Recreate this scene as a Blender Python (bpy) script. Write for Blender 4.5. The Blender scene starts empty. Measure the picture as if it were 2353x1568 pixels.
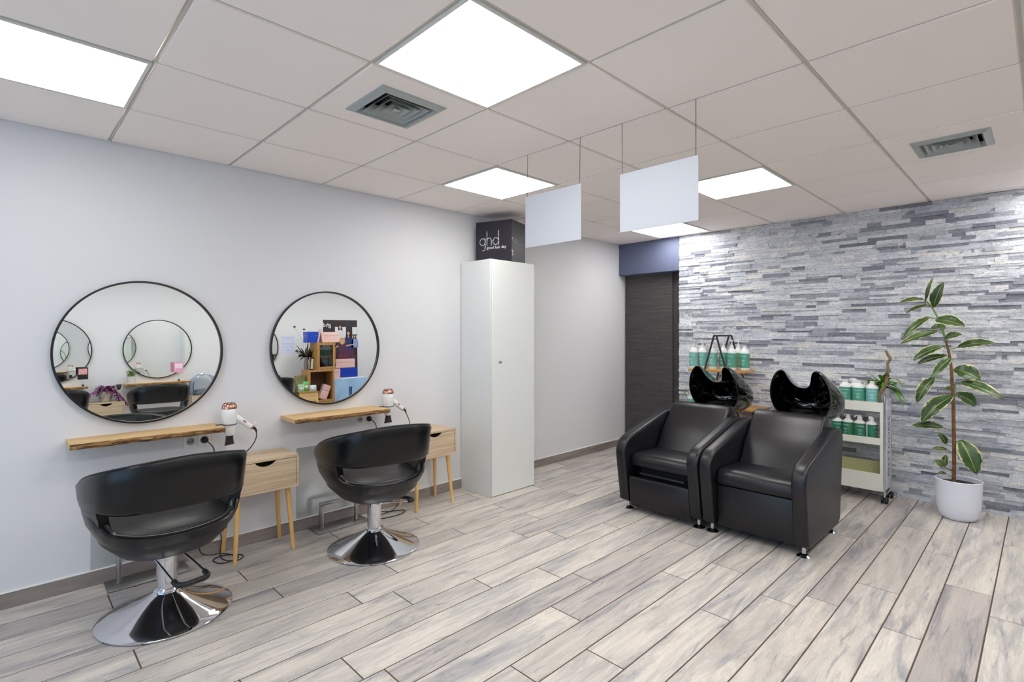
import bpy, bmesh, math, random
from mathutils import Vector, Matrix
random.seed(7)
PI = math.pi
SC = bpy.context.scene
COL = SC.collection

# ------------------------------------------------------------------ materials
def lin(c):
    return tuple(((x/255)/12.92 if x/255 <= .04045 else ((x/255+.055)/1.055)**2.4) for x in c) + (1,)

class NT:
    def __init__(s, name):
        s.m = bpy.data.materials.new(name); s.m.use_nodes = True
        s.t = s.m.node_tree; s.b = s.t.nodes['Principled BSDF']
    def n(s, typ, **kw):
        nd = s.t.nodes.new(typ)
        for k, v in kw.items():
            if k.startswith('i_'): nd.inputs[k[2:].replace('_', ' ')].default_value = v
            else: setattr(nd, k, v)
        return nd
    def l(s, a, b): s.t.links.new(a, b)
    def ramp(s, fac, stops):
        r = s.n('ShaderNodeValToRGB'); e = r.color_ramp.elements
        while len(e) < len(stops): e.new(.5)
        for i, (p, c) in enumerate(stops): e[i].position = p; e[i].color = c
        s.l(fac, r.inputs[0]); return r.outputs[0]
    def mapped(s, scale=(1, 1, 1), rot=(0, 0, 0), src='Object', add=None):
        if src == 'pos': o = s.n('ShaderNodeNewGeometry').outputs['Position']
        else: o = s.n('ShaderNodeTexCoord').outputs[src]
        mp = s.n('ShaderNodeMapping'); mp.inputs['Scale'].default_value = scale; mp.inputs['Rotation'].default_value = rot
        s.l(o, mp.inputs[0]); out = mp.outputs[0]
        if add is not None:
            va = s.n('ShaderNodeVectorMath', operation='ADD'); s.l(out, va.inputs[0]); s.l(add, va.inputs[1]); out = va.outputs[0]
        return out
    def noise(s, vec, scale=5, detail=4, rough=.55, dist=0):
        nn = s.n('ShaderNodeTexNoise'); nn.inputs['Scale'].default_value = scale; nn.inputs['Detail'].default_value = detail
        nn.inputs['Roughness'].default_value = rough; nn.inputs['Distortion'].default_value = dist
        s.l(vec, nn.inputs['Vector']); return nn.outputs['Fac']
    def mix(s, fac, a, b, mode='MIX'):
        m = s.n('ShaderNodeMix', data_type='RGBA', blend_type=mode)
        if isinstance(fac, float): m.inputs[0].default_value = fac
        else: s.l(fac, m.inputs[0])
        for k, x in ((6, a), (7, b)):
            if isinstance(x, tuple): m.inputs[k].default_value = x
            else: s.l(x, m.inputs[k])
        return m.outputs[2]
    def bump(s, h, strength=.2, dist=.002):
        b = s.n('ShaderNodeBump'); b.inputs['Strength'].default_value = strength; b.inputs['Distance'].default_value = dist
        s.l(h, b.inputs['Height']); s.l(b.outputs[0], s.b.inputs['Normal'])

_M = {}
def mat(name, c, rough=.5, metal=0, spec=.5, coat=0, bump=None, var=0, trans=0, alpha=1, vs=6):
    if name in _M: return _M[name]
    t = NT(name); b = t.b
    b.inputs['Base Color'].default_value = lin(c); b.inputs['Roughness'].default_value = rough
    b.inputs['Metallic'].default_value = metal; b.inputs['Specular IOR Level'].default_value = spec
    b.inputs['Coat Weight'].default_value = coat; b.inputs['Coat Roughness'].default_value = .05
    b.inputs['Transmission Weight'].default_value = trans; b.inputs['Alpha'].default_value = alpha
    if var:
        n = t.noise(t.mapped(), vs, 4)
        d = lin(tuple(max(0, x-var) for x in c)); e = lin(tuple(min(255, x+var) for x in c))
        t.l(t.ramp(n, [(.3, d), (.7, e)]), b.inputs['Base Color'])
    if bump:
        t.bump(t.noise(t.mapped(), bump[0], 5), bump[1], bump[2])
    _M[name] = t.m; return t.m

WALL = mat('white_wall_paint', (217, 217, 219), .85, bump=(60, .15, .001))
CEIL = mat('ceiling_tile_board', (248, 239, 233), .95, bump=(400, .25, .001), var=3, vs=250)
RAIL = mat('ceiling_rail', (200, 195, 184), .6)
WHITE = mat('white_lacquer', (222, 224, 221), .35)
WHITEP = mat('white_plastic', (232, 232, 230), .35)
CREAM = mat('cream_sheet_metal', (236, 236, 224), .4)
BLACK = mat('black_frame_metal', (24, 22, 24), .35)
BLK_RUB = mat('black_rubber', (22, 22, 24), .55)
CHROME = mat('chrome', (215, 215, 220), .06, 1)
STEEL = mat('brushed_steel', (170, 168, 165), .3, 1, bump=(200, .08, .0005))
SHEET = mat('steel_sheet', (190, 194, 194), .30, .55, var=8, vs=3)
LEATHER = mat('black_leather', (7, 7, 9), .30, spec=.4, bump=(220, .25, .0008))
LEATHER2 = mat('dark_grey_leather', (34, 32, 35), .42, bump=(220, .25, .0008))
SALON = mat('washchair_leather', (17, 15, 20), .36, spec=.5, bump=(260, .35, .001))
SALON2 = mat('washchair_side_leather', (24, 21, 24), .5, bump=(500, .3, .001))
GLOSS = mat('black_gloss_ceramic', (4, 4, 5), .04, spec=.7, coat=.6)
GOLD = mat('rose_gold', (205, 150, 130), .16, 1)
PELMET = mat('blue_grey_paint', (96, 103, 130), .6)
GREY_PLASTIC = mat('grey_vent_plastic', (166, 172, 168), .5)
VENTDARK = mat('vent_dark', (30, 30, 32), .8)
SIGN = mat('white_board', (206, 208, 214), .5)
BOXD = mat('dark_carton', (38, 33, 44), .4)
INK = mat('white_print', (240, 240, 240), .6)
INKG = mat('grey_print', (120, 120, 126), .6)
INKD = mat('dark_print', (50, 52, 60), .6)
GREEN_LABEL = mat('green_label', (82, 160, 138), .4, var=10, vs=12)
GREEN_LABEL2 = mat('teal_label', (120, 188, 182), .4, var=10, vs=12)
GREEN_LABEL3 = mat('deep_green_label', (48, 128, 98), .4, var=10, vs=12)
AMBER = mat('amber_print', (190, 140, 60), .5)
SOIL = mat('potting_soil', (50, 40, 34), .95, bump=(90, .8, .01))
TRUNKM = mat('plant_trunk', (120, 84, 48), .75, bump=(60, .5, .004), var=18, vs=30)
STEMG = mat('green_stem', (96, 128, 52), .6)
LEAFG = mat('glossy_green_leaf', (92, 138, 44), .35, var=20, vs=9)
LEAFP = mat('purple_leaf', (110, 48, 92), .45, var=28, vs=30)
LEAFH = mat('herb_leaf', (104, 146, 66), .5, var=20, vs=20)
FEATH = mat('brown_feather', (64, 52, 34), .8, var=18, vs=40)
BRANCH = mat('driftwood_branch', (128, 104, 72), .7, bump=(50, .5, .004), var=16, vs=22)
CONC = mat('concrete_pot', (200, 198, 192), .8, var=8, vs=10)
STONEPOT = mat('mottled_stone_pot', (168, 160, 150), .7, var=38, vs=16)
PINK = mat('pale_pink_card', (222, 186, 182), .45, var=4)
BLUE = mat('royal_blue_card', (20, 58, 168), .3)
POSTD = mat('dark_poster', (46, 38, 44), .5, var=10, vs=3)
SKYP = mat('pale_blue_print', (160, 196, 232), .5, var=14, vs=3)
PAPER = mat('lilac_paper', (205, 210, 232), .7)
SKIN = mat('printed_skin', (206, 160, 136), .6)
HAIR = mat('printed_dark_hair', (40, 28, 26), .6)
BLOND = mat('printed_blond_hair', (190, 150, 92), .6)
PLUM = mat('printed_plum', (84, 44, 74), .6)
NAVY = mat('printed_navy', (28, 46, 98), .6)
RED = mat('printed_red', (170, 66, 66), .6)
LBLUE = mat('printed_light_blue', (120, 150, 210), .6)
CUSH = mat('slate_cushion', (88, 96, 104), .5)
GPOUCH = mat('green_pouch', (108, 190, 96), .4, var=30, vs=18)
MINT = mat('mint_pouch', (168, 208, 176), .4, var=18, vs=18)
FLORAL = mat('floral_pouch', (190, 208, 224), .4, var=40, vs=40)
KHAKI = mat('khaki_box', (112, 108, 66), .5, var=20, vs=14)
PALEPINK = mat('pink_leaflet', (222, 160, 186), .5, var=22, vs=60)
LOGO = mat('salmon_print', (226, 150, 152), .5, var=40, vs=60)
LYEL = mat('pale_yellow_liner', (214, 212, 158), .5)

def mirror_mat():
    t = NT('mirror_silver'); t.b.inputs['Metallic'].default_value = 1; t.b.inputs['Roughness'].default_value = .0
    t.b.inputs['Base Color'].default_value = (.92, .95, .935, 1); return t.m
MIRROR = mirror_mat()

def glassy(name, c=(225, 238, 240), k=.85):
    t = NT(name); tr = t.n('ShaderNodeBsdfTransparent'); gl = t.n('ShaderNodeBsdfGlossy'); gl.inputs['Roughness'].default_value = .03
    tr.inputs[0].default_value = lin(c); mx = t.n('ShaderNodeMixShader'); mx.inputs[0].default_value = 1-k
    t.l(tr.outputs[0], mx.inputs[1]); t.l(gl.outputs[0], mx.inputs[2])
    t.l(mx.outputs[0], t.t.nodes['Material Output'].inputs[0]); return t.m
PANE = glassy('window_glass', (245, 250, 252), .94)
ACRYL = glassy('clear_acrylic', (200, 215, 230), .72)
CABGLASS = glassy('cabinet_glass', (150, 155, 160), .8)

def emis(name, col, s):
    t = NT(name); t.b.inputs['Base Color'].default_value = lin((240, 240, 240)); t.b.inputs['Emission Color'].default_value = col
    t.b.inputs['Emission Strength'].default_value = s; return t.m
LIGHT = emis('led_diffuser', (1, .985, .965, 1), 12.5)
LIGHT_DIM = emis('dimmer_led_diffuser', (1, .985, .965, 1), 7.0)

def wood(name, c1, c2, c3, axis='x', rough=.5, sc=1.0, grain=26):
    t = NT(name)
    s = {'x': (1.2*sc, grain*sc, grain*sc), 'y': (grain*sc, 1.2*sc, grain*sc), 'z': (grain*sc, grain*sc, 1.2*sc)}[axis]
    v = t.mapped(s); a = t.noise(v, 1.6, 6, .62, .5)
    c = t.ramp(a, [(.28, lin(c1)), (.5, lin(c2)), (.72, lin(c3))])
    s2 = tuple(x*5 for x in s); g = t.noise(t.mapped(s2), 1.3, 3, .6)
    c = t.mix(.22, c, t.ramp(g, [(.35, lin(c1)), (.6, lin(c3))]))
    t.l(c, t.b.inputs['Base Color']); t.b.inputs['Roughness'].default_value = rough; t.bump(g, .12, .001); return t.m
OAK = wood('oak_shelf_wood', (182, 142, 88), (212, 176, 120), (228, 198, 148))
SONOMA = wood('pale_oak_veneer', (164, 140, 112), (200, 177, 147), (218, 198, 172))
PINE_Z = wood('pine_leg_wood', (206, 158, 88), (226, 180, 108), (236, 196, 130), 'z', .4)
CRATE = wood('aged_crate_wood', (120, 82, 40), (166, 122, 66), (188, 146, 88), 'z')
CRATEX = wood('aged_crate_board', (120, 82, 40), (166, 122, 66), (188, 146, 88), 'x')
CRATED = wood('dark_crate_back', (58, 36, 20), (86, 54, 30), (104, 70, 40), 'z')
HONEY = wood('honey_shelf_wood', (170, 122, 62), (200, 152, 84), (214, 170, 104), 'y')
SKIRT = wood('grey_wood_tile', (116, 106, 102), (142, 131, 126), (164, 153, 146), 'x', .4, .8, 14)

def bark():
    t = NT('bark_edge'); v = t.mapped((9, 60, 60)); a = t.noise(v, 1.2, 8, .7, 1.2)
    t.l(t.ramp(a, [(.36, lin((44, 26, 14))), (.44, lin((112, 76, 42))), (.54, lin((178, 134, 82))), (.7, lin((208, 168, 112)))]), t.b.inputs['Base Color'])
    t.b.inputs['Roughness'].default_value = .85; t.bump(a, 1, .012); return t.m
BARK = bark()

def curtain_mat():
    t = NT('dark_woven_fabric'); v = t.mapped((3, 3, 260)); a = t.noise(v, 1, 5, .65)
    v2 = t.mapped((30, 30, 700)); b = t.noise(v2, 1, 2, .5)
    c = t.ramp(a, [(.3, lin((42, 39, 42))), (.5, lin((66, 61, 62))), (.7, lin((98, 92, 90)))])
    c = t.mix(.3, c, t.ramp(b, [(.3, lin((40, 38, 40))), (.7, lin((104, 97, 96)))]))
    t.l(c, t.b.inputs['Base Color']); t.b.inputs['Roughness'].default_value = .85; t.bump(b, .3, .001); return t.m
FABRIC = curtain_mat()

def floor_mat():
    t = NT('grey_wood_plank_tile')
    at = t.n('ShaderNodeAttribute', attribute_name='tone'); r = at.outputs['Fac']
    cm = t.n('ShaderNodeCombineXYZ')
    for i, k in enumerate((37.1, 91.7, 13.3)):
        mm = t.n('ShaderNodeMath', operation='MULTIPLY'); t.l(r, mm.inputs[0]); mm.inputs[1].default_value = k; t.l(mm.outputs[0], cm.inputs[i])
    off = cm.outputs[0]
    big = t.noise(t.mapped((1.0, 5.5, 1), src='pos', add=off), 1.5, 5, .6, 1.1)
    blot = t.noise(t.mapped((1.1, 8, 1), src='pos', add=off), 1.3, 6, .66, 1.0)
    fine = t.noise(t.mapped((5, 110, 1), src='pos', add=off), 1.0, 4, .6, .4)
    c = t.ramp(big, [(.25, lin((187, 181, 175))), (.45, lin((210, 205, 199))), (.62, lin((228, 222, 213))), (.8, lin((200, 189, 178)))])
    msk = t.ramp(blot, [(.48, (0, 0, 0, 1)), (.58, (.4, .4, .4, 1)), (.70, (.95, .95, .95, 1))])
    c = t.mix(msk, c, lin((146, 149, 158)))
    vein = t.noise(t.mapped((1.3, 15, 1), src='pos', add=off), 1.2, 7, .7, 1.5)
    vm = t.ramp(vein, [(.58, (0, 0, 0, 1)), (.66, (.58, .58, .58, 1)), (.74, (.2, .2, .2, 1))])
    c = t.mix(vm, c, lin((104, 110, 130)))
    c = t.mix(.5, c, t.ramp(fine, [(.3, (.78, .78, .79, 1)), (.6, (1, 1, 1, 1))]), 'MULTIPLY')
    kn = t.noise(t.mapped((3.2, 9, 1), src='pos', add=off), 1.6, 8, .72, 2.2)
    km = t.ramp(kn, [(.66, (0, 0, 0, 1)), (.72, (.6, .6, .6, 1)), (.80, (.3, .3, .3, 1))])
    c = t.mix(km, c, lin((92, 96, 114)))
    m1 = t.n('ShaderNodeMath', operation='MULTIPLY'); t.l(big, m1.inputs[0]); m1.inputs[1].default_value = 150
    m2 = t.n('ShaderNodeMath', operation='SINE'); t.l(m1.outputs[0], m2.inputs[0])
    m3 = t.n('ShaderNodeMapRange'); m3.inputs['From Min'].default_value = -1; m3.inputs['To Min'].default_value = .9; t.l(m2.outputs[0], m3.inputs[0])
    cx = t.n('ShaderNodeCombineColor'); [t.l(m3.outputs[0], cx.inputs[k]) for k in range(3)]
    c = t.mix(1.0, c, cx.outputs[0], 'MULTIPLY')
    tone = t.ramp(r, [(0, lin((222, 218, 218))), (.3, lin((242, 239, 235))), (1, lin((255, 253, 249)))])
    c = t.mix(1.0, c, tone, 'MULTIPLY')
    t.l(c, t.b.inputs['Base Color']); t.b.inputs['Roughness'].default_value = .42; t.b.inputs['Specular IOR Level'].default_value = .4
    t.bump(fine, .12, .001); return t.m
FLOORM = floor_mat()
GROUT = mat('brown_grout', (84, 68, 60), .9)

def stone_mat():
    t = NT('split_face_stone')
    r = t.n('ShaderNodeAttribute', attribute_name='tone').outputs['Fac']
    cm = t.n('ShaderNodeCombineXYZ')
    for i, k in enumerate((7.7, 51.7, 23.3)):
        mm = t.n('ShaderNodeMath', operation='MULTIPLY'); t.l(r, mm.inputs[0]); mm.inputs[1].default_value = k; t.l(mm.outputs[0], cm.inputs[i])
    base = t.ramp(r, [(0, lin((140, 142, 153))), (.12, lin((186, 188, 196))), (.3, lin((224, 226, 231))), (.6, lin((240, 242, 247))), (.85, lin((252, 252, 250))), (1, lin((255, 252, 244)))])
    n = t.noise(t.mapped((1, 15, 46), src='pos', add=cm.outputs[0]), 1.3, 9, .74, 1.4)
    c = t.mix(.8, base, t.ramp(n, [(.32, (.30, .31, .36, 1)), (.43, (.66, .68, .73, 1)), (.54, (1, 1, 1, 1))]), 'MULTIPLY')
    n2 = t.noise(t.mapped((1, 60, 90), src='pos'), 1.6, 6, .7, .8)
    c = t.mix(.55, c, t.ramp(n2, [(.34, (.45, .46, .50, 1)), (.48, (.9, .9, .92, 1)), (.6, (1.0, 1.0, 1.0, 1))]), 'MULTIPLY')
    n3 = t.noise(t.mapped((1, 2.2, 5), src='pos'), 1.2, 5, .6, .6)
    c = t.mix(.5, c, t.ramp(n3, [(.36, (.66, .67, .71, 1)), (.5, (1, 1, 1, 1))]), 'MULTIPLY')
    t.l(c, t.b.inputs['Base Color']); t.b.inputs['Roughness'].default_value = .75
    h = t.noise(t.mapped((1, 16, 60), src='pos', add=cm.outputs[0]), 1.6, 8, .7, .6)
    t.bump(h, .9, .012); return t.m
STONE = stone_mat()

def rubber_leaf():
    t = NT('variegated_rubber_leaf')
    uv = t.n('ShaderNodeTexCoord').outputs['UV']; sp = t.n('ShaderNodeSeparateXYZ'); t.l(uv, sp.inputs[0])
    v = sp.outputs[1]   # 0 at midrib, 1 at the edge
    n = t.noise(t.mapped(), 22, 4, .7, 1)
    ad = t.n('ShaderNodeMath', operation='MULTIPLY_ADD'); t.l(n, ad.inputs[0]); ad.inputs[1].default_value = .9; t.l(v, ad.inputs[2])
    edge = t.ramp(ad.outputs[0], [(1.14/1.6*.0+.0, (0, 0, 0, 1)), (.999, (0, 0, 0, 1))])
    rm = t.n('ShaderNodeMapRange'); rm.inputs['From Min'].default_value = 1.31; rm.inputs['From Max'].default_value = 1.38; t.l(ad.outputs[0], rm.inputs[0])
    g = t.ramp(t.noise(t.mapped(), 9, 4), [(.3, lin((34, 58, 28))), (.5, lin((56, 84, 40))), (.7, lin((96, 118, 72)))])
    c = t.mix(rm.outputs[0], g, lin((210, 206, 140)))
    mid = t.ramp(v, [(0, (1, 1, 1, 1)), (.02, (1, 1, 1, 1)), (.05, (0, 0, 0, 1))])
    c = t.mix(mid, c, lin((168, 178, 96)))
    t.l(c, t.b.inputs['Base Color']); t.b.inputs['Roughness'].default_value = .3; return t.m
RLEAF = rubber_leaf()

# ------------------------------------------------------------------ mesh building
class MB:
    def __init__(s): s.v = []; s.f = []; s.uv = None; s.mi = []; s.cur = 0
    def add(s, vs, fs):
        o = len(s.v); s.v += [tuple(p) for p in vs]; s.f += [tuple(i+o for i in f) for f in fs]; s.mi += [s.cur]*len(fs); return s
    def from_bm(s, bm):
        bm.verts.index_update(); s.add([v.co[:] for v in bm.verts], [[v.index for v in f.verts] for f in bm.faces]); bm.free(); return s
    def box(s, x0, x1, y0, y1, z0, z1, bev=0, seg=2, M=None):
        bm = bmesh.new(); bmesh.ops.create_cube(bm, size=1)
        bmesh.ops.scale(bm, vec=(abs(x1-x0), abs(y1-y0), abs(z1-z0)), verts=bm.verts)
        if bev: bmesh.ops.bevel(bm, geom=bm.edges[:], offset=bev, segments=seg, affect='EDGES', profile=.5)
        bmesh.ops.translate(bm, vec=((x0+x1)/2, (y0+y1)/2, (z0+z1)/2), verts=bm.verts)
        if M is not None: bmesh.ops.transform(bm, matrix=M, verts=bm.verts)
        return s.from_bm(bm)
    def prism(s, poly, axis, a, b, bev=0, seg=2, M=None):
        """poly of 2D points extruded along axis ('x': (y,z), 'y': (x,z), 'z': (x,y))"""
        def P(p, t):
            return {'x': (t, p[0], p[1]), 'y': (p[0], t, p[1]), 'z': (p[0], p[1], t)}[axis]
        bm = bmesh.new(); A = [bm.verts.new(P(p, a)) for p in poly]; B = [bm.verts.new(P(p, b)) for p in poly]
        n = len(poly); bm.faces.new(A); bm.faces.new(B[::-1])
        for i in range(n): bm.faces.new((A[(i+1) % n], A[i], B[i], B[(i+1) % n]))
        bmesh.ops.recalc_face_normals(bm, faces=bm.faces)
        if bev:
            es = [e for e in bm.edges if len(set(v in A for v in e.verts)) == 1]
            bmesh.ops.bevel(bm, geom=es, offset=bev, segments=seg, affect='EDGES', profile=.5)
        if M is not None: bmesh.ops.transform(bm, matrix=M, verts=bm.verts)
        return s.from_bm(bm)
    def lathe(s, prof, n=32, c=(0, 0, 0), sx=1, sy=1, M=None):
        vs = []; fs = []; k = len(prof)
        for i in range(n):
            a = 2*PI*i/n
            for r, z in prof: vs.append(Vector((c[0]+r*sx*math.cos(a), c[1]+r*sy*math.sin(a), c[2]+z)))
        for i in range(n):
            j = (i+1) % n
            for q in range(k-1): fs.append((i*k+q, j*k+q, j*k+q+1, i*k+q+1))
        if prof[0][0] > 1e-5: fs.append(tuple(i*k for i in range(n))[::-1])
        if prof[-1][0] > 1e-5: fs.append(tuple(i*k+k-1 for i in range(n)))
        if M is not None: vs = [M @ v for v in vs]
        return s.add(vs, fs)
    def tube(s, pts, r=.004, n=8, smooth=0, closed=False, caps=True):
        pts = [Vector(p) for p in pts]
        if smooth: pts = catmull(pts, smooth, closed)
        m = len(pts); rs = r if isinstance(r, (list, tuple)) else [r]*m
        if len(rs) != m: rs = [rs[min(len(rs)-1, int(i*(len(rs)-1)/(m-1)+.5))] if len(rs) < 3 else lerp_list(rs, i/(m-1)) for i in range(m)]
        vs = []; fs = []; up = None
        for i, p in enumerate(pts):
            d = (pts[(i+1) % m]-pts[i-1]) if closed else (pts[min(i+1, m-1)]-pts[max(i-1, 0)])
            d.normalize()
            if up is None: up = d.orthogonal().normalized()
            up = (up-d*up.dot(d)); up = up.normalized() if up.length > 1e-6 else d.orthogonal().normalized()
            w = d.cross(up)
            for k in range(n):
                a = 2*PI*k/n; vs.append(p+(up*math.cos(a)+w*math.sin(a))*rs[i])
        for i in range(m if closed else m-1):
            j = (i+1) % m
            for k in range(n): fs.append((i*n+k, i*n+(k+1) % n, j*n+(k+1) % n, j*n+k))
        if caps and not closed:
            fs.append(tuple(range(n))[::-1]); fs.append(tuple((m-1)*n+k for k in range(n)))
        return s.add(vs, fs)
    def cyl(s, p0, p1, r0, r1=None, n=16):
        return s.tube([p0, p1], [r0, r0 if r1 is None else r1], n)
    def sphere(s, c, r, n=12, sc=(1, 1, 1)):
        prof = [(max(0, math.sin(PI*i/n))*r if 0 < i < n else 0, -math.cos(PI*i/n)*r*sc[2]) for i in range(n+1)]
        return s.lathe(prof, n*2, c, sc[0], sc[1])
    def build(s, name, m=None, parent=None, ang=40, loc=None, weld=True):
        me = bpy.data.meshes.new(name); me.from_pydata(s.v, [], s.f)
        if weld:
            bm = bmesh.new(); bm.from_mesh(me); bmesh.ops.remove_doubles(bm, verts=bm.verts, dist=1e-6)
            bm.to_mesh(me) if False else None
            bm.free()
        ms = m if isinstance(m, (list, tuple)) else [m]
        for x in ms:
            if x: me.materials.append(x)
        if len(ms) > 1: me.polygons.foreach_set('material_index', s.mi)
        me.polygons.foreach_set('use_smooth', [True]*len(me.polygons)); me.update()
        me.validate()
        me.set_sharp_from_angle(angle=math.radians(ang))
        o = bpy.data.objects.new(name, me); COL.objects.link(o)
        if parent: o.parent = parent
        if loc: o.location = loc
        return o

def lerp_list(rs, t):
    x = t*(len(rs)-1); i = min(int(x), len(rs)-2); return rs[i]+(rs[i+1]-rs[i])*(x-i)
def catmull(P, k=6, closed=False):
    out = []; n = len(P)
    for i in range(n if closed else n-1):
        if closed: a, b, c, d = P[i-1], P[i], P[(i+1) % n], P[(i+2) % n]
        else: a, b, c, d = P[max(i-1, 0)], P[i], P[i+1], P[min(i+2, n-1)]
        for j in range(k):
            t = j/k; out.append(.5*((2*b)+(c-a)*t+(2*a-5*b+4*c-d)*t*t+(3*b-a-3*c+d)*t**3))
    if not closed: out.append(P[-1])
    return out

def tag(o, label, cat, group=None):
    o['label'] = label; o['category'] = cat
    if group: o['group'] = group
    return o
def thing(name, label, cat, loc=(0, 0, 0), rz=0, group=None):
    o = bpy.data.objects.new(name, None); COL.objects.link(o); o.empty_display_size = .1
    o.location = loc; o.rotation_euler = (0, 0, rz); return tag(o, label, cat, group)
def struct(o): o['kind'] = 'structure'; return o
def copy_tree(o, parent=None):
    c = o.copy(); COL.objects.link(c); c.parent = parent
    for ch in list(o.children): copy_tree(ch, c)
    return c
def subsurf(o, lv=2):
    m = o.modifiers.new('s', 'SUBSURF'); m.levels = lv; m.render_levels = lv; return o

_FC = {}
def text_mb(s, size, ext=.0006, font_w=0):
    """flat lettering in the local xy plane, centred, as a mesh builder"""
    cu = bpy.data.curves.new('lettering', 'FONT'); cu.body = s; cu.size = size; cu.align_x = 'CENTER'; cu.align_y = 'CENTER'
    cu.extrude = ext; cu.offset = font_w; cu.resolution_u = 3
    o = bpy.data.objects.new('lettering', cu); COL.objects.link(o); bpy.context.view_layer.update()
    me = bpy.data.meshes.new_from_object(o.evaluated_get(bpy.context.evaluated_depsgraph_get()))
    mb = MB(); mb.add([v.co[:] for v in me.vertices], [tuple(p.vertices) for p in me.polygons])
    bpy.data.objects.remove(o); bpy.data.meshes.remove(me); bpy.data.curves.remove(cu)
    return mb
def put(mb, M): mb.v = [tuple(M @ Vector(p)) for p in mb.v]; return mb
def frame(o, right, up):
    """matrix placing local x along right, local y along up, at o"""
    r = Vector(right).normalized(); u = Vector(up).normalized(); n = r.cross(u)
    return Matrix(((r.x, u.x, n.x, o[0]), (r.y, u.y, n.y, o[1]), (r.z, u.z, n.z, o[2]), (0, 0, 0, 1)))

# ------------------------------------------------------------------ the room
XB, HC, X0, Y1, TY = 5.3013, 2.4036, .4292, .5786, .5878
XF, YR = -2.4, -5.0
EDGE_Y = -.775

def build_floor():
    ys = [0, -.18, -.36, -.525, -.70, -.845, -1.02, -1.185, -1.37, -1.52, -1.71, -1.86, -2.05, -2.2, -2.39, -2.545, -2.715, -2.862, -3.05, -3.2, -3.39,
          -3.54, -3.73, -3.88, -4.07, -4.22, -4.41, -4.56, -4.75, -4.9, -5.0]
    js = [.52, .40, .97, .383, 1.04, .41, .10, .275, .67, 1.02, 1.11, .755, .29, .60, .06, .42, .575, .93, .51, .05, .99]
    mb = MB(); tones = []; g = .0028
    for i in range(len(ys)-1):
        j = js[i] if i < len(js) else random.random()*1.2
        x = j-1.2*4
        while x < 5.65:
            a, b = max(x+g, XF), min(x+1.2-g, 5.65)
            if b > a:
                y0, y1 = ys[i+1]+g, ys[i]-g; e = .0016
                vs = [(a, y0, -e), (b, y0, -e), (b, y1, -e), (a, y1, -e), (a+e, y0+e, 0), (b-e, y0+e, 0), (b-e, y1-e, 0), (a+e, y1-e, 0)]
                mb.add(vs, [(4, 5, 6, 7), (0, 1, 5, 4), (1, 2, 6, 5), (2, 3, 7, 6), (3, 0, 4, 7)]); tones += [random.random()]*5
            x += 1.2
    nf = len(mb.f); mb.cur = 1
    mb.add([(XF, YR, -.0016), (5.65, YR, -.0016), (5.65, 0, -.0016), (XF, 0, -.0016), (XF, YR, -.1), (5.65, YR, -.1), (5.65, 0, -.1), (XF, 0, -.1)],
           [(0, 1, 2, 3), (4, 7, 6, 5), (0, 4, 5, 1), (1, 5, 6, 2), (2, 6, 7, 3), (3, 7, 4, 0)]); tones += [0]*6
    o = mb.build('floor', [FLOORM, GROUT]); at = o.data.attributes.new('tone', 'FLOAT', 'FACE'); at.data.foreach_set('value', tones)
    struct(o)
build_floor()

LIGHTS = [(-1, 1), (1, 3), (3, 1), (5, 3), (7, 1), (-3, 3), (-1, 6), (1, 6), (3, 6), (5, 6), (7, 6)]  # visible panels first, then unseen ones added to supply the room's light
VENTS = [(1, 2), (5, 5)]
def cell(i, j):   # tile i along the room, j from the left wall
    x0 = X0+.6*i; ya = -(Y1+TY*(j-1)); return x0, x0+.6, ya-TY, ya
def build_ceiling():
    mb = MB(); g = .007
    for i in range(-5, 9):
        for j in range(0, 9):
            if (i, j) in LIGHTS: continue
            x0, x1, y0, y1 = cell(i, j); x0 = max(x0, XF); x1 = min(x1, 5.65); y1 = min(y1, 0); y0 = max(y0, YR)
            if x1-x0 < .02 or y1-y0 < .02: continue
            vs = [(x0+g, y0+g, HC+.008), (x1-g, y0+g, HC+.008), (x1-g, y1-g, HC+.008), (x0+g, y1-g, HC+.008)]
            e = .004
            vs += [(x0+g+e, y0+g+e, HC), (x1-g-e, y0+g+e, HC), (x1-g-e, y1-g-e, HC), (x0+g+e, y1-g-e, HC)]
            fs = [(0, 4, 5, 1), (1, 5, 6, 2), (2, 6, 7, 3), (3, 7, 4, 0)]
            if (i, j) in VENTS:
                cx, cy = ((1.318, -1.465) if i == 1 else (3.76, -3.218)); h = .13
                vs += [(cx-h, cy-h, HC), (cx+h, cy-h, HC), (cx+h, cy+h, HC), (cx-h, cy+h, HC)]
                fs += [(4, 8, 9, 5), (5, 9, 10, 6), (6, 10, 11, 7), (7, 11, 8, 4)]
            else: fs.append((4, 7, 6, 5))
            mb.add(vs, fs)
    struct(mb.build('ceiling', CEIL, ang=20))
    # the flat rails behind the tile joints
    mb = MB(); w = .0046
    for i in range(-4, 9):
        x = X0+.6*i
        if x < XF: continue
        mb.box(x-w, x+w, YR, 0, HC+.0035, HC+.03)
    for j in range(0, 9):
        y = -(Y1+TY*(j-1))
        if not (YR < y < 0): continue
        ww = .014 if j == 6 else w; mb.box(XF, 5.65, y-ww, y+ww, HC+.004 if j != 6 else HC+.0085, HC+.03)
    struct(mb.build('ceiling_trim', RAIL))
    struct(MB().box(XF, 5.65, YR, 0, HC+.12, HC+.14).build('ceiling_slab', WALL))
build_ceiling()

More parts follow.
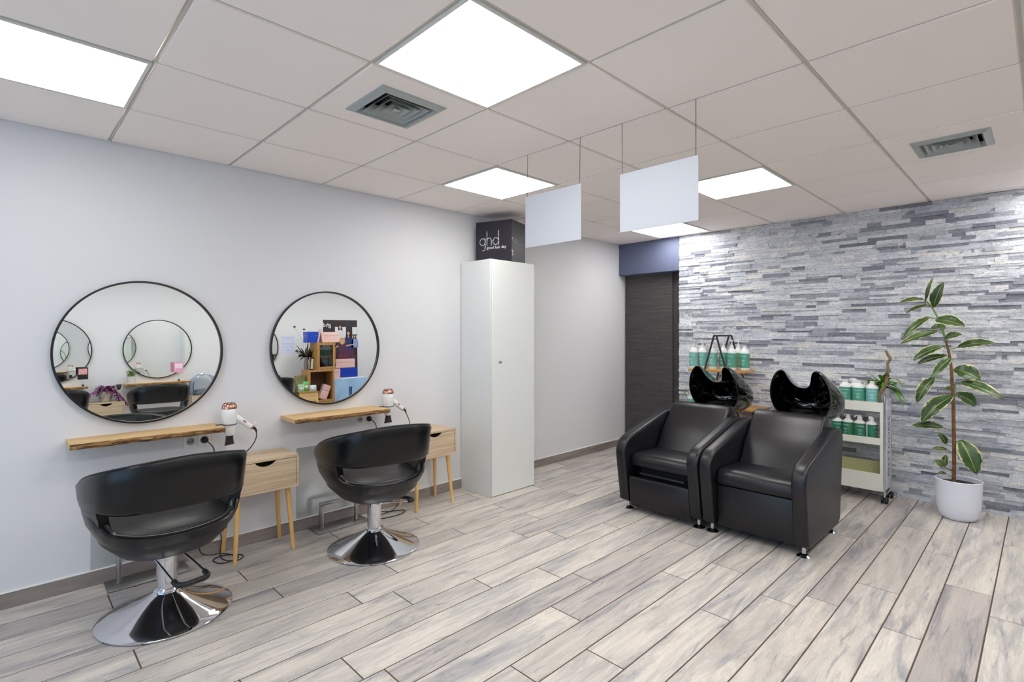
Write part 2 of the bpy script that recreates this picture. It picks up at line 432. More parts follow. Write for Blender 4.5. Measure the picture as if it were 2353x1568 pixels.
# walls
struct(MB().box(XF-.1, 5.75, 0, .1, -.1, HC+.14).build('wall_left', WALL))
struct(MB().box(XF-.1, 5.75, YR-.1, YR, -.1, HC+.14).build('wall_right', WALL))
mb = MB()
mb.box(XF-.1, XF, -.5, 0, -.1, HC+.14); mb.box(XF-.1, XF, YR, -4.6, -.1, HC+.14)
mb.box(XF-.1, XF, -4.6, -.5, -.1, .12); mb.box(XF-.1, XF, -4.6, -.5, 2.28, HC+.14)
struct(mb.build('wall_front', WALL))
mb = MB()
for y in (-4.6, -3.58, -2.55, -1.52, -.56): mb.box(XF-.07, XF-.01, y, y+.06, .12, 2.28)
for z in (.12, 2.22): mb.box(XF-.07, XF-.01, -4.6, -.5, z, z+.06)
w = struct(mb.build('added_window_1', mat('window_frame_grey', (90, 94, 100), .4)))  # unseen shop window, added to bring bluish daylight into the room
struct(MB().box(XF-.045, XF-.035, -4.58, -.52, .15, 2.25).build('added_window_pane', PANE, w))

def build_stone():
    mb = MB(); tones = []; z = 0.0
    rnd = random.Random(5)
    while z < HC:
        h = rnd.choice((.017, .021, .025, .029, .035)); z1 = min(z+h, HC+.0)
        y = EDGE_Y
        while y > YR:
            L = rnd.uniform(.07, .30); y2 = max(y-L, YR)
            d = rnd.uniform(.0, .015); x = XB+d-.004; e = .0003
            k = rnd.random(); tone = k if rnd.random() < .7 else rnd.uniform(.35, .8)
            if rnd.random() < .09: tone = rnd.uniform(0, .16)
            # a rough face: four points across, two up
            n = 5; vs = []; fs = []
            for q in range(n):
                yy = y-e+(y2-y+2*e)*q/(n-1)
                vs.append((x+rnd.uniform(-.0018, .0022), yy, z+e)); vs.append((x+rnd.uniform(-.0018, .0022), yy, z1-e))
            for q in range(n-1): fs.append((2*q, 2*q+1, 2*q+3, 2*q+2))
            b = len(vs); vs += [(XB+.02, y-e, z+e), (XB+.02, y-e, z1-e), (XB+.02, y2+e, z+e), (XB+.02, y2+e, z1-e)]
            fs += [(0, b, b+1, 1), (2*n-2, 2*n-1, b+3, b+2)]
            fs.append(tuple([1]+[2*q+1 for q in range(1, n)]+[b+3, b+1])); fs.append(tuple([2*q for q in range(n)]+[b+2, b])[::-1])
            mb.add(vs, fs); tones += [tone]*len(fs)
            y = y2
        z = z1
    mb.box(XB+.012, 5.65, YR, EDGE_Y-.0, 0, HC+.02); tones += [.1]*6
    o = mb.build('wall_back', STONE, ang=25); at = o.data.attributes.new('tone', 'FLOAT', 'FACE'); at.data.foreach_set('value', tones)
    struct(o)
build_stone()
struct(MB().box(5.65, 5.75, YR, 0, -.1, HC+.14).build('wall_far', WALL))
struct(MB().box(XB, 5.52, EDGE_Y, 0, 2.035, HC+.005, .003).build('trim_1', PELMET))   # blue-grey box over the curtain
# skirting
def skirt(name, x0, x1, y0, y1, cap=True):
    mb = MB(); mb.box(x0, x1, y0, y1, 0, .078, .002, 1); o = struct(mb.build(name, SKIRT))
    return o
skirt('baseboard_left', XF, 5.42, -.01, 0)
skirt('baseboard_right', XF, XB-.02, YR, YR+.01)
struct(MB().box(XF, 5.42, -.012, 0, .078, .083).build('trim_2', mat('white_caulk', (236, 234, 228), .6)))

# curtain panels
def panel(name, x, y0, y1, z0, z1, label, cat):
    mb = MB(); n = 10; m = 8; t = .004; vs = []; fs = []
    for side in (0, 1):
        for i in range(n+1):
            for k in range(m+1):
                y = y0+(y1-y0)*i/n; z = z0+(z1-z0)*k/m
                vs.append((x+side*t+.004*math.sin(i*.9+.3)*(1-k/m), y+(0.012*(1-k/m) if i == n else 0), z))
    q = (n+1)*(m+1)
    for i in range(n):
        for k in range(m):
            a = i*(m+1)+k; fs.append((a, a+1, a+m+2, a+m+1)); fs.append((q+a, q+a+m+1, q+a+m+2, q+a+1))
    for k in range(m): fs.append((k, q+k, q+k+1, k+1)); a = n*(m+1)+k; fs.append((a, a+1, q+a+1, q+a))
    for i in range(n): a = i*(m+1); fs.append((a, a+m+1, q+a+m+1, q+a)); a += m; fs.append((a, q+a, q+a+m+1, a+m+1))
    o = mb.add(vs, fs).build(name, FABRIC); r = thing(name, label, cat, (0, 0, 0)); o.name = 'fabric'; o.parent = r
    MB().box(x-.004, x+.010, y0, y1, z0-.012, z0+.004, .002).build('hem_bar', BLACK, r)
    return r
panel('panel_curtain', 5.41, -.64, -.035, .05, 2.06, 'wide dark charcoal woven curtain panel hanging under the blue-grey box', 'curtain')
panel('panel_curtain', 5.44, -.86, -.60, .05, 2.06, 'narrow dark charcoal curtain panel between the wide panel and the stone wall', 'curtain')

# ------------------------------------------------------------------ ceiling lights and vents
LN = {(-1, 1): 'glowing square ceiling panel above the first mirror, cut by the frame edge', (1, 3): 'largest glowing square ceiling panel, next to the square air vent with open louvres',
      (3, 1): 'glowing square ceiling panel near the wall above the smaller blank board', (5, 3): 'glowing square ceiling panel seen just beside the larger blank hanging board',
      (7, 1): 'far glowing square ceiling panel in front of the blue-grey curtain box'}
for k, (i, j) in enumerate(LIGHTS):
    x0, x1, y0, y1 = cell(i, j); x1 = min(x1, 5.6)
    lb = LN.get((i, j), 'glowing square ceiling panel out of view, added to light the room, tile %d along and %d across' % (i+4, j))
    t = thing('ceiling_light', lb, 'ceiling light', ((x0+x1)/2, (y0+y1)/2, HC), 0, 'square light panels in the tiled ceiling')
    hx, hy = (x1-x0)/2-.008, (y1-y0)/2-.008; f = .012
    mb = MB(); mb.box(-hx, hx, -hy, -hy+f, -.004, .03); mb.box(-hx, hx, hy-f, hy, -.004, .03)
    mb.box(-hx, -hx+f, -hy+f, hy-f, -.004, .03); mb.box(hx-f, hx, -hy+f, hy-f, -.004, .03)
    mb.build('frame', mat('light_frame_white', (214, 214, 208), .4), t)
    MB().box(-hx+f, hx-f, -hy+f, hy-f, .004, .012).build('diffuser', LIGHT_DIM if (i, j) == (-1, 1) else LIGHT, t)

def vent(cx, cy, label):
    t = thing('ceiling_vent', label, 'air vent', (cx, cy, HC), 0, 'square louvred air vents in the ceiling')
    def ring(mb, a, b, z0, z1, th=.003):
        vs = []; 
        for (r, z) in ((a, z0), (b, z1), (b, z1+th), (a, z0+th)):
            vs += [(-r, -r, z), (r, -r, z), (r, r, z), (-r, r, z)]
        fs = []
        for k in range(4):
            n = (k+1) % 4
            for q in range(4): p = (q+1) % 4; fs.append((q*4+k, q*4+n, p*4+n, p*4+k))
        mb.add(vs, fs)
    mb = MB(); ring(mb, .165, .135, -.006, -.016); ring(mb, .168, .165, .0, -.006); ring(mb, .135, .122, -.016, .012); mb.build('frame', GREY_PLASTIC, t, 20)
    for a in (.112, .080, .048):
        mb = MB(); ring(mb, a, a-.030, -.014, .022, .002); mb.build('louvre', GREY_PLASTIC, t, 20)
    MB().lathe([(.024, -.012), (0, .014)], 4, M=Matrix.Rotation(PI/4, 4, 'Z')).build('centre_louvre', GREY_PLASTIC, t, 20)
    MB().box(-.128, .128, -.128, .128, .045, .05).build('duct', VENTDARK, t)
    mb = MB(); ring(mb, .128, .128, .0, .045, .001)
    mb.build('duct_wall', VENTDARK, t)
vent(1.318, -1.465, 'square grey louvred vent beside the largest ceiling light')
vent(3.76, -3.218, 'square grey louvred vent high above the potted rubber plant')

# ------------------------------------------------------------------ hanging boards
def hang(y0, y1, z0, z1, w0, w1, label, dz=0):
    cx = (y0+y1)/2; t = thing('hanging_sign', label, 'sign', (2.222, cx, z0), 0)
    h = (y1-y0)/2
    MB().box(-.0025, .0025, -h, h, 0, z1-z0, .0008, 1).build('board', SIGN, t)
    for y, yt in ((-h+.012, w0-cx), (h-.012, w1-cx)):
        MB().cyl((0, y, z1-z0-.004), (.002, yt, HC-z0+.004), .0014, n=6).build('wire', mat('wire_grey', (70, 66, 66), .4, .6), t)
hang(-1.842, -1.428, 1.857, 2.157, -1.834, -1.442, 'blank white board on two thin wires, nearer the dark carton')
hang(-2.499, -2.088, 1.859, 2.150, -2.486, -2.098, 'blank white board on two thin wires, nearer the stone wall side')

# ------------------------------------------------------------------ mirrors
def mirror(x, side, label, grp, sy=1.0, wob=0):
    R = .40
    if side == 'L': loc = (x, -.004, 1.248)
    else: loc = (x, YR+.004, 1.25)
    t = thing('round_mirror', label, 'mirror', loc, 0 if side == 'L' else PI, grp)
    t.rotation_euler = (math.radians(-.72) if side == 'L' else math.radians(.15), 0, t.rotation_euler[2])
    n = 96; M = Matrix.Rotation(PI/2, 4, 'X')   # lathe axis to -y
    mb = MB(); pr = [(R-.008, .0), (R, .0), (R, .022), (R-.009, .022), (R-.009, .0)]
    vs = []; fs = []
    mb.lathe([(R-.010, .004), (R-.010, .024), (R, .024), (R, .002), (R-.02, .002)], n, M=M)
    mb.build('frame', BLACK, t, 30)
    MB().lathe([(R-.009, .006), (R-.009, .012)], n, M=M).build('glass', MIRROR, t, 30)
    return t
mirror(.585, 'L', 'larger-looking round mirror with thin black rim above the first live-edge shelf', 'round mirrors on the long white wall')
mirror(1.668, 'L', 'round mirror with thin black rim nearer the white cabinet, reflecting product boxes', 'round mirrors on the long white wall')
mirror(.445, 'R', 'reflected round mirror above the shelf holding the black card', 'round mirrors on the opposite wall')
mirror(1.56, 'R', 'reflected round mirror above the shelf holding the potted herb', 'round mirrors on the opposite wall')
mirror(2.76, 'R', 'reflected round mirror nearest the paper notice', 'round mirrors on the opposite wall')

# ------------------------------------------------------------------ live-edge shelves
def shelf(x0, x1, dl, dr, side, label, grp, seed=1):
    """x0,x1 along the wall; depth dl, dr at the two ends; top at z .80"""
    L = x1-x0; rnd = random.Random(seed)
    t = thing('wall_shelf', label, 'shelf', ((x0+x1)/2, 0 if side == 'L' else YR, .802), 0 if side == 'L' else PI, grp)
    n = 60; top = []; bot = []; th = .026
    for i in range(n+1):
        u = i/n; x = -L/2+L*u; d = dl+(dr-dl)*u+.004*math.sin(u*9+seed)+.002*math.sin(u*31)
        top.append((x, -d, 0)); bot.append((x+.0, -d-.004+.007*math.sin(u*17+seed)*rnd.random(), -th+.003*math.sin(u*23)))
    mb = MB(); vs = [(-L/2, 0, 0), (L/2, 0, 0), (-L/2, 0, -th), (L/2, 0, -th)]+top+bot
    T = 4; B = 4+n+1
    fs = [tuple([0]+[T+i for i in range(n+1)]+[1]), tuple(([2]+[B+i for i in range(n+1)]+[3])[::-1]), (0, 2, B, T), (1, T+n, B+n, 3), (0, 1, 3, 2)]
    mb.add(vs, fs).build('board', OAK, t, 30)
    mb = MB(); vs = []; fs = []; m = 4
    for i in range(n*2+1):
        u = i/(n*2); x = -L/2+.001+(L-.002)*u; d = dl+(dr-dl)*u+.004*math.sin(u*9+seed)+.002*math.sin(u*31)
        for k in range(m+1):
            v = k/m; bul = .006*math.sin(PI*v)+rnd.uniform(-.0015, .0035)*(0 < k < m)+(.004*math.sin(u*41+k) if 0 < k < m else 0)*.4
            vs.append((x, -d-bul-.0008-.003*v, -th*v))
    for i in range(n*2):
        for k in range(m): a = i*(m+1)+k; fs.append((a, a+1, a+m+2, a+m+1))
    mb.add(vs, fs).build('bark_edge', BARK, t, 60)
    return t
shelf(.247, .945, .205, .215, 'L', 'live-edge oak shelf under the larger-looking first mirror', 'live-edge oak wall shelves', 1)
shelf(1.342, 2.03, .245, .24, 'L', 'live-edge oak shelf under the mirror nearest the white cabinet', 'live-edge oak wall shelves', 4)
shelf(.07, .785, .21, .21, 'R', 'reflected oak shelf with the black card on it', 'live-edge oak shelves on the opposite wall', 2)
shelf(1.165, 1.90, .215, .215, 'R', 'reflected oak shelf carrying the potted herb and pink leaflet', 'live-edge oak shelves on the opposite wall', 3)
shelf(2.42, 3.12, .21, .21, 'R', 'reflected oak shelf of the station nearest the paper notice', 'live-edge oak shelves on the opposite wall', 5)

# ------------------------------------------------------------------ drawer tables
def table(x0, x1, side, label, grp):
    W = x1-x0; D = .265
    t = thing('drawer_table', label, 'side table', ((x0+x1)/2, (-.012 if side == 'L' else YR+.012), 0), 0 if side == 'L' else PI, grp)
    z0, z1 = .388, .590; th = .014; y1 = -.0; y0 = -D; h = W/2
    mb = MB(); mb.box(-h, h, y0, y1, z1-th, z1, .001, 1); mb.box(-h, h, y0, y1, z0, z0+th, .001, 1)
    mb.box(-h, -h+th, y0, y1, z0+th, z1-th); mb.box(h-th, h, y0, y1, z0+th, z1-th); mb.box(-h+th, h-th, y1-.01, y1, z0+th, z1-th)
    mb.build('carcass', SONOMA, t, 30)
    # drawer front with a scooped finger hole
    a = h-th-.002; zt = z1-th-.003; zb = z0+th+.002; cw = .062; pts = [(-a, zb), (a, zb), (a, zt)]
    for i in range(13):
        u = i/12; x = cw*(1-2*u); pts.append((x, zt-.03*(math.sin(PI*u)**.7)))
    pts.append((-a, zt)); pts = [p for k, p in enumerate(pts) if k == 0 or (abs(p[0]-pts[k-1][0])+abs(p[1]-pts[k-1][1])) > 1e-4]
    d = MB().prism(pts, 'y', y0+.003, y0+.017).build('drawer', SONOMA, t, 30)
    mb = MB(); mb.box(-a+.01, a-.01, y0+.06, y0+.07, zb, zt-.002); mb.box(-a+.01, a-.01, y0+.017, y1-.02, zb, zb+.006)
    mb.build('drawer_tray', mat('drawer_dark', (40, 30, 24), .8), d)
    MB().box(-h+.04, h-.04, y0+.03, y1-.03, z0-.012, z0, .001, 1).build('underframe', SONOMA, t)
    for sx in (-1, 1):
        for sy in (-1, 1):
            yt = (y0+.045 if sy < 0 else y1-.045); yb = (y0+.012 if sy < 0 else y1-.022)
            MB().tube([(sx*(h-.055), yt, z0-.002), (sx*(h-.03), yb, 0)], [.0165, .0105], 16).build('leg', PINE_Z, t)
    return t
table(.952, 1.352, 'L', 'pale oak drawer table between the two black styling chairs', 'pale oak drawer tables along the long wall')
table(2.213, 2.613, 'L', 'pale oak drawer table beside the tall white cabinet', 'pale oak drawer tables along the long wall')
table(.767, 1.145, 'R', 'reflected pale oak drawer table under the trailing purple plant', 'pale oak drawer tables on the opposite wall')
table(1.90, 2.28, 'R', 'reflected pale oak drawer table carrying the clear acrylic case', 'pale oak drawer tables on the opposite wall')

# ------------------------------------------------------------------ styling chairs
def chair_outline(s):
    """s in [-1,1], 0 = back. returns plan point (x right, y forward)"""
    P = [(0, -.325), (.12, -.318), (.215, -.282), (.28, -.205), (.315, -.10), (.33, .01), (.328, .12), (.315, .21)]
    P = [Vector((a, b, 0)) for a, b in P]; u = abs(s)*(len(P)-1); i = min(int(u), len(P)-2); t = u-i
    a, b, c, d = P[i-1] if i > 0 else Vector((-.12, -.318, 0)), P[i], P[i+1], P[min(i+2, len(P)-1)]
    q = .5*((2*b)+(c-a)*t+(2*a-5*b+4*c-d)*t*t+(3*b-a-3*c+d)*t**3)
    return (q.x if s >= 0 else -q.x, q.y)
def styling_chair(loc, rz, label, grp, lever=0.0):
    t = thing('styling_chair', label, 'salon chair', loc, rz, grp)
    n = 40; S = [-1+2*i/n for i in range(n+1)]
    def ztop(s): a = abs(s); return .814-.205*a**1.85
    def zcut(s): a = abs(s); return .585-.03*a*a       # bottom of the band
    def zrim(s): a = abs(s); return min(.47+.10*a**1.5+.4*max(0, a-.45), zcut(s)-.004)
    def k(z):
        T = [(.33, .52), (.36, .64), (.40, .76), (.46, .89), (.52, .94), (.56, .955), (.585, .985), (.70, 1.02), (.82, 1.062)]
        for (a, ka), (b, kb) in zip(T, T[1:]):
            if z <= b: return ka+(kb-ka)*max(0, (z-a))/(b-a)
        return T[-1][1]
    def sheet(rows, name, inward, mt, smin=-1, smax=1, closed_bottom=False, round_top=True):
        """rows: list of functions s->z from bottom to top; a padded slab of given thickness"""
        SS = [x for x in S if smin-1e-6 <= x <= smax+1e-6]; mb = MB(); ring = []
        for s in SS:
            out = []; inn = []
            for q, fz in enumerate(rows):
                z = fz(s); x, y = chair_outline(s); kk = k(z)
                e = .012 if (round_top and q in (0, len(rows)-1)) else 0
                L = math.hypot(x, y); ux, uy = x/L, y/L
                out.append((x*kk-ux*e, y*kk-uy*e, z)); th = inward
                inn.append((x*kk-ux*(th-e*.6), y*kk-uy*(th-e*.6), z))
            ring.append(out+inn[::-1])
        m = len(ring[0]); vs = [p for r in ring for p in r]; fs = []
        for i in range(len(SS)-1):
            for q in range(m): fs.append((i*m+q, i*m+(q+1) % m, (i+1)*m+(q+1) % m, (i+1)*m+q))
        fs.append(tuple(range(m))); fs.append(tuple((len(SS)-1)*m+q for q in range(m))[::-1])
        return mb.add(vs, fs).build(name, mt, t, 50)
    mixf = lambda f, g, u: (lambda s: f(s)*(1-u)+g(s)*u)
    rows = [zcut, mixf(zcut, ztop, .08), mixf(zcut, ztop, .35), mixf(zcut, ztop, .65), mixf(zcut, ztop, .93), ztop]
    back = sheet(rows, 'backrest', .05, LEATHER)
    zb = lambda s: .335+.015*abs(s)
    rows = [zb, lambda s: .355+.015*abs(s), mixf(zb, zrim, .35), mixf(zb, zrim, .65), mixf(zb, zrim, .93), zrim]
    tub = sheet(rows, 'seat_shell', .045, LEATHER)
    # side pillars join the band and the tub
    for sg in (-1, 1):
        a, b = (.50, 1.0) if sg > 0 else (-1.0, -.50)
        sheet([mixf(zb, zrim, .5), zrim, mixf(zrim, zcut, .5), zcut, mixf(zcut, ztop, .3)], 'side_pad', .046, LEATHER, a, b)
    # seat underside pan and cushion follow the tub
    def disc(kx, z, y1):
        pts = []
        for s in S: x, y = chair_outline(s); pts.append((x*kx, y*kx))
        pts.append((.27*kx, .24)); pts.append((.16*kx, y1)); pts.append((-.16*kx, y1)); pts.append((-.27*kx, .24)); return [(p[0], p[1], z) for p in pts][:]
    mb = MB(); lv = [(.50, .325, .20), (.62, .345, .25), (.78, .40, .27), (.80, .455, .28), (.80, .468, .275), (.74, .480, .265), (.4, .484, .2)]
    vs = []
    for kx, z, y1 in lv: vs += disc(kx, z, y1)
    m = len(S)+4; fs = []
    for i in range(len(lv)-1):
        for q in range(m): fs.append((i*m+q, i*m+(q+1) % m, (i+1)*m+(q+1) % m, (i+1)*m+q))
    fs.append(tuple(range(m))[::-1]); fs.append(tuple((len(lv)-1)*m+q for q in range(m)))
    mb.add(vs, fs).build('seat_cushion', LEATHER2, t, 60)
    # piping along the top of the band
    pts = []
    for s in S: x, y = chair_outline(s); kk = k(ztop(s)); L = math.hypot(x, y); pts.append((x*kk-x/L*.012, y*kk-y/L*.012, ztop(s)+.001))
    MB().tube(pts, .0035, 6).build('piping', LEATHER2, back)
    # column, base, lever
    b = MB().lathe([(.0, .0), (.272, .0), (.280, .004), (.281, .010), (.274, .015), (.235, .029), (.18, .050), (.12, .076), (.080, .096), (.058, .110), (.050, .118), (.0, .118)], 72).build('base', CHROME, t, 50)
    MB().lathe([(.053, .116), (.057, .122), (.053, .128), (.043, .130), (.043, .268), (.046, .270), (.046, .298), (.034, .306), (.0, .306)], 40).build('column', CHROME, t)
    MB().lathe([(.0, .30), (.016, .30), (.016, .33), (.0, .33)], 20).build('piston', STEEL, t)
    MB().box(-.09, .09, -.09, .09, .322, .334, .004).build('mount_plate', BLACK, t)
    M = Matrix.Rotation(lever, 4, 'Z')
    pts = [M @ Vector(p) for p in [(-.055, .015, .285), (-.06, -.06, .275), (-.066, -.255, .235), (-.052, -.285, .232), (.0, -.292, .232), (.052, -.285, .232), (.066, -.255, .235), (.06, -.06, .275), (.055, .015, .285)]]
    lev = MB().tube(pts, .0055, 8, 5).build('pump_lever', CHROME, t)
    pts = [M @ Vector(p) for p in [(-.0655, -.235, .2385), (-.064, -.268, .233), (-.045, -.289, .232), (0, -.293, .232), (.045, -.289, .232), (.064, -.268, .233), (.0655, -.235, .2385)]]
    MB().tube(pts, .0125, 10, 5).build('rubber_grip', BLK_RUB, lev)
    mb = MB(); c0 = M @ Vector((-.07, .012, .287)); c1 = M @ Vector((.07, .012, .287)); mb.cyl(c0, c1, .009); mb.build('lever_pivot', CHROME, t)
    return t
styling_chair((.580, -.596, 0), math.radians(2), 'black open-back styling chair under the first mirror, round chrome base', 'black open-back styling chairs facing the long wall', .15)
styling_chair((1.696, -.604, 0), math.radians(-7), 'black open-back styling chair nearer the tall white cabinet', 'black open-back styling chairs facing the long wall', 1.9)
styling_chair((.42, -4.36, 0), PI-.1, 'reflected black styling chair in front of the shelf with the black card', 'black styling chairs facing the opposite wall', 0)
styling_chair((1.46, -4.40, 0), PI+.05, 'reflected black styling chair in front of the shelf with the potted herb', 'black styling chairs facing the opposite wall', 0)
styling_chair((2.80, -4.40, 0), PI, 'reflected black styling chair nearest the product crates', 'black styling chairs facing the opposite wall', 0)

# ------------------------------------------------------------------ steel wall plates and foot rests
def plate(x0, x1, label):
    tag(MB().box(x0, x1, -.0035, -.0005, .083, .565, .0004, 1).build('kick_plate', SHEET), label, 'wall plate', 'brushed steel sheets on the wall below the shelves')
plate(.348, .845, 'brushed steel sheet on the wall behind the first styling chair')
plate(1.447, 1.944, 'brushed steel sheet on the wall between oak table and second styling chair')
def footrest(x, label):
    t = thing('foot_rest', label, 'foot rest', (x, -.09, 0), 0, 'brushed steel foot rests below the shelves')
    MB().box(-.19, .19, -.085, .068, .0, .010, .002).build('base_plate', STEEL, t)
    for sx in (-.13, .13): MB().box(sx-.0125, sx+.0125, -.0125, .0125, .010, .163, .003).build('post', STEEL, t)
    MB().box(-.1425, .1425, -.0125, .0125, .163, .185, .003).build('rail', STEEL, t)
footrest(.590, 'brushed steel foot rest behind the first styling chair')
footrest(1.713, 'brushed steel foot rest standing before the exposed steel wall sheet')

# ------------------------------------------------------------------ sockets
def socket(x, label, plug=False):
    t = thing('wall_socket', label, 'socket', (x, 0, .7065), 0, 'round sockets under the shelves')
    M = Matrix.Rotation(PI/2, 4, 'X')
    MB().box(-.036, .036, -.006, 0, -.036, .036, .004).build('face_plate', WHITEP, t)
    MB().lathe([(.0, .0055), (.019, .0055), (.0195, .0095), (.024, .0105), (.025, .006), (0, .006)][::1], 32, M=M).build('socket_well', mat('socket_grey', (206, 206, 206), .5), t)
    if not plug:
        mb = MB()
        for dx in (-.0085, .0085): mb.cyl((dx, -.0060, -.001), (dx, -.0068, -.001), .0028, n=12)
        mb.build('pin_hole', BLACK, t)
        MB().cyl((0, -.0058, .009), (0, -.012, .009), .0023, n=10).build('earth_pin', STEEL, t)
    return t
socket(.816, 'empty round wall socket under the first shelf'); socket(.888, 'wall socket holding a black plug under the first shelf', True)
socket(1.918, 'empty round wall socket under the second shelf'); socket(1.990, 'wall socket holding a black plug under the second shelf', True)

# ------------------------------------------------------------------ hair dryers with holders and cords
def dryer(x, label, noz, cord, tail):
    y = -.118
    t = thing('hair_dryer', label, 'hair dryer', (x, y, .69), 0, 'white and rose-gold hair dryers')
    # barrel is vertical, nozzle down
    MB().lathe([(0, .045), (.022, .045), (.026, .05), (.034, .10), (.0405, .14), (.043, .175), (.0435, .205), (.0425, .206), (.0, .206)], 36).build('barrel', WHITEP, t, 50)
    c = MB().lathe([(.0, .204), (.0425, .204), (.0425, .212), (.041, .226), (.034, .2365), (.022, .2405), (0, .2415)], 36).build('rear_cover', GOLD, t, 60)
    mb = MB()
    for k in range(8): a = k*PI/4; mb.sphere((.026*math.cos(a), .026*math.sin(a), .2385), .0042, 6)
    mb.build('air_holes', mat('dark_hole', (70, 40, 34), .5), c)
    M = Matrix.Rotation(noz, 4, 'Z')
    mb = MB(); vs = []; m = 24
    for z, a, b in ((.052, .0215, .0215), (.036, .0195, .0195), (.012, .027, .012), (-.012, .036, .006)):
        for i in range(m): q = 2*PI*i/m; vs.append(M @ Vector((a*math.copysign(abs(math.cos(q))**.8, math.cos(q)), b*math.sin(q), z)))
    fs = [(i*m+k, i*m+(k+1) % m, (i+1)*m+(k+1) % m, (i+1)*m+k) for i in range(3) for k in range(m)]; fs += [tuple(range(m)), tuple(3*m+k for k in range(m))[::-1]]
    mb.add(vs, fs).build('nozzle', mat('dark_nozzle', (40, 28, 26), .35), t)
    h = MB().tube([(.012, 0, .158), (.045, -.004, .142), (.075, -.006, .118), (.105, -.006, .093), (.122, -.006, .082)], [.024, .021, .017, .0165, .015], 20, 5).build('handle', WHITEP, t, 60)
    MB().tube([(.120, -.006, .0825), (.128, -.006, .078)], .0155, 16).build('collar', GOLD, h)
    MB().box(-.012, .012, -.003, .003, -.003, .004, .001, M=Matrix.Translation((.080, -.0225, .122)) @ Matrix.Rotation(.7, 4, 'Y')).build('switch', mat('red_switch', (176, 84, 78), .4), h)
    MB().cyl((.020, -.0375, .198), (.032, -.0280, .198), .0018).build('vent_slot', BLACK, t)
    MB().tube([(.127, -.006, .0785), (.139, -.006, .072), (.150, -.006, .058), (.153, -.004, .045)], [.011, .009, .006, .0045], 12, 4).build('strain_relief', BLK_RUB, t)
    MB().tube([(.128, -.004, .088), (.142, .004, .094), (.150, .010, .098)], .002, 6).build('hanging_loop', WHITEP, t)
    MB().sphere((.154, .012, .1), .006, 8).build('loop_bead', WHITEP, t)
    # holder ring
    hd = thing('dryer_holder', 'thin grey ring holder gripping the dryer by %s' % tail, 'holder', (x, y, .803), 0, 'ring holders on the shelf ends')
    mb = MB(); mb.tube([(.040*math.cos(a), .040*math.sin(a), 0) for a in [2*PI*i/32 for i in range(32)]], .0032, 8, closed=True); mb.build('ring', mat('holder_grey', (96, 98, 104), .35, .6), hd)
    MB().box(-.075, -.040, -.008, .008, .0015, .0045).build('bracket', mat('holder_grey', (96, 98, 104), .35, .6), hd)
    tag(MB().tube([(a[0]+x, a[1]+y, a[2]) for a in cord], .0032, 8, 8).build('power_cord', BLK_RUB), 'black cord of the hair dryer at %s, plugged in below' % tail, 'cord', 'black hair dryer cords')
s1 = 'the first shelf'; s2 = 'the second shelf'
dryer(.995, 'white and rose-gold hair dryer hanging at the end of the first shelf', .45,
      [(.153, -.004, .737), (.150, -.01, .70), (.13, -.01, .66), (.095, .0, .62), (.06, .06, .59), (-.06, .09, .55), (-.07, .085, .30), (-.03, .06, .12), (-.05, -.02, .012), (.02, -.10, .004), (.06, -.04, .004), (-.02, .03, .004),
       (-.09, .0, .004), (-.06, -.09, .006), (.03, -.07, .010), (-.02, .04, .012), (-.14, .07, .05), (-.13, .095, .30), (-.07, .095, .52), (-.06, .085, .62), (-.075, .07, .67), (-.107, .085, .7065), (-.107, .098, .7065)], s1)
dryer(2.088, 'white and rose-gold hair dryer hanging at the end of the second shelf', 0.05,
      [(.153, -.004, .737), (.172, -.005, .70), (.188, -.005, .65), (.196, .0, .58), (.17, .075, .50), (.11, .092, .35), (.16, .08, .22), (.14, .04, .10), (.06, .0, .02), (-.08, -.02, .005), (-.10, -.09, .005), (.05, -.10, .005), (.11, -.04, .005),
       (-.02, .02, .009), (-.13, .06, .05), (-.1, .095, .30), (-.06, .095, .52), (-.05, .085, .62), (-.068, .07, .67), (-.098, .085, .7065), (-.098, .098, .7065)], s2)
for x, nm in ((.888, 'first'), (1.990, 'second')):
    tag(MB().lathe([(0, .0), (.0185, .0), (.0185, .016), (.012, .024), (.005, .028), (0, .028)], 24, M=Matrix.Rotation(PI/2, 4, 'X') @ Matrix.Translation((0, 0, .006))).build('plug', BLK_RUB, loc=(x, 0, .7065)),
        'round black plug in the socket under the %s shelf' % nm, 'plug', 'black plugs')
# empty holder at the opposite station
tag(MB().lathe([(.028, .0), (.030, .0), (.020, -.05), (.012, -.07), (.010, -.07), (.018, -.05)], 20).build('dryer_cone', mat('holder_grey', (96, 98, 104), .35, .6), loc=(1.11, YR+.10, .80)), 'reflected empty grey cone holder beside the potted herb shelf', 'holder')

# ------------------------------------------------------------------ tall cabinet and carton
t = thing('tall_cabinet', 'tall narrow white cabinet standing against the white wall', 'cabinet', (3.135, -.2025, 0))
MB().box(-.255, .255, -.1845, .1975, .0, 1.964, .0015, 1).build('body', WHITE, t)
d = MB().box(-.253, .253, -.2025, -.1855, .006, 1.960, .002, 1).build('door', WHITE, t)
MB().lathe([(0, .0), (.008, .0), (.008, .004), (.006, .008), (.009, .012), (.010, .017), (.006, .021), (0, .022)], 20, M=Matrix.Translation((-.168, -.2025, 1.112)) @ Matrix.Rotation(PI/2, 4, 'X')).build('knob', STEEL, d)

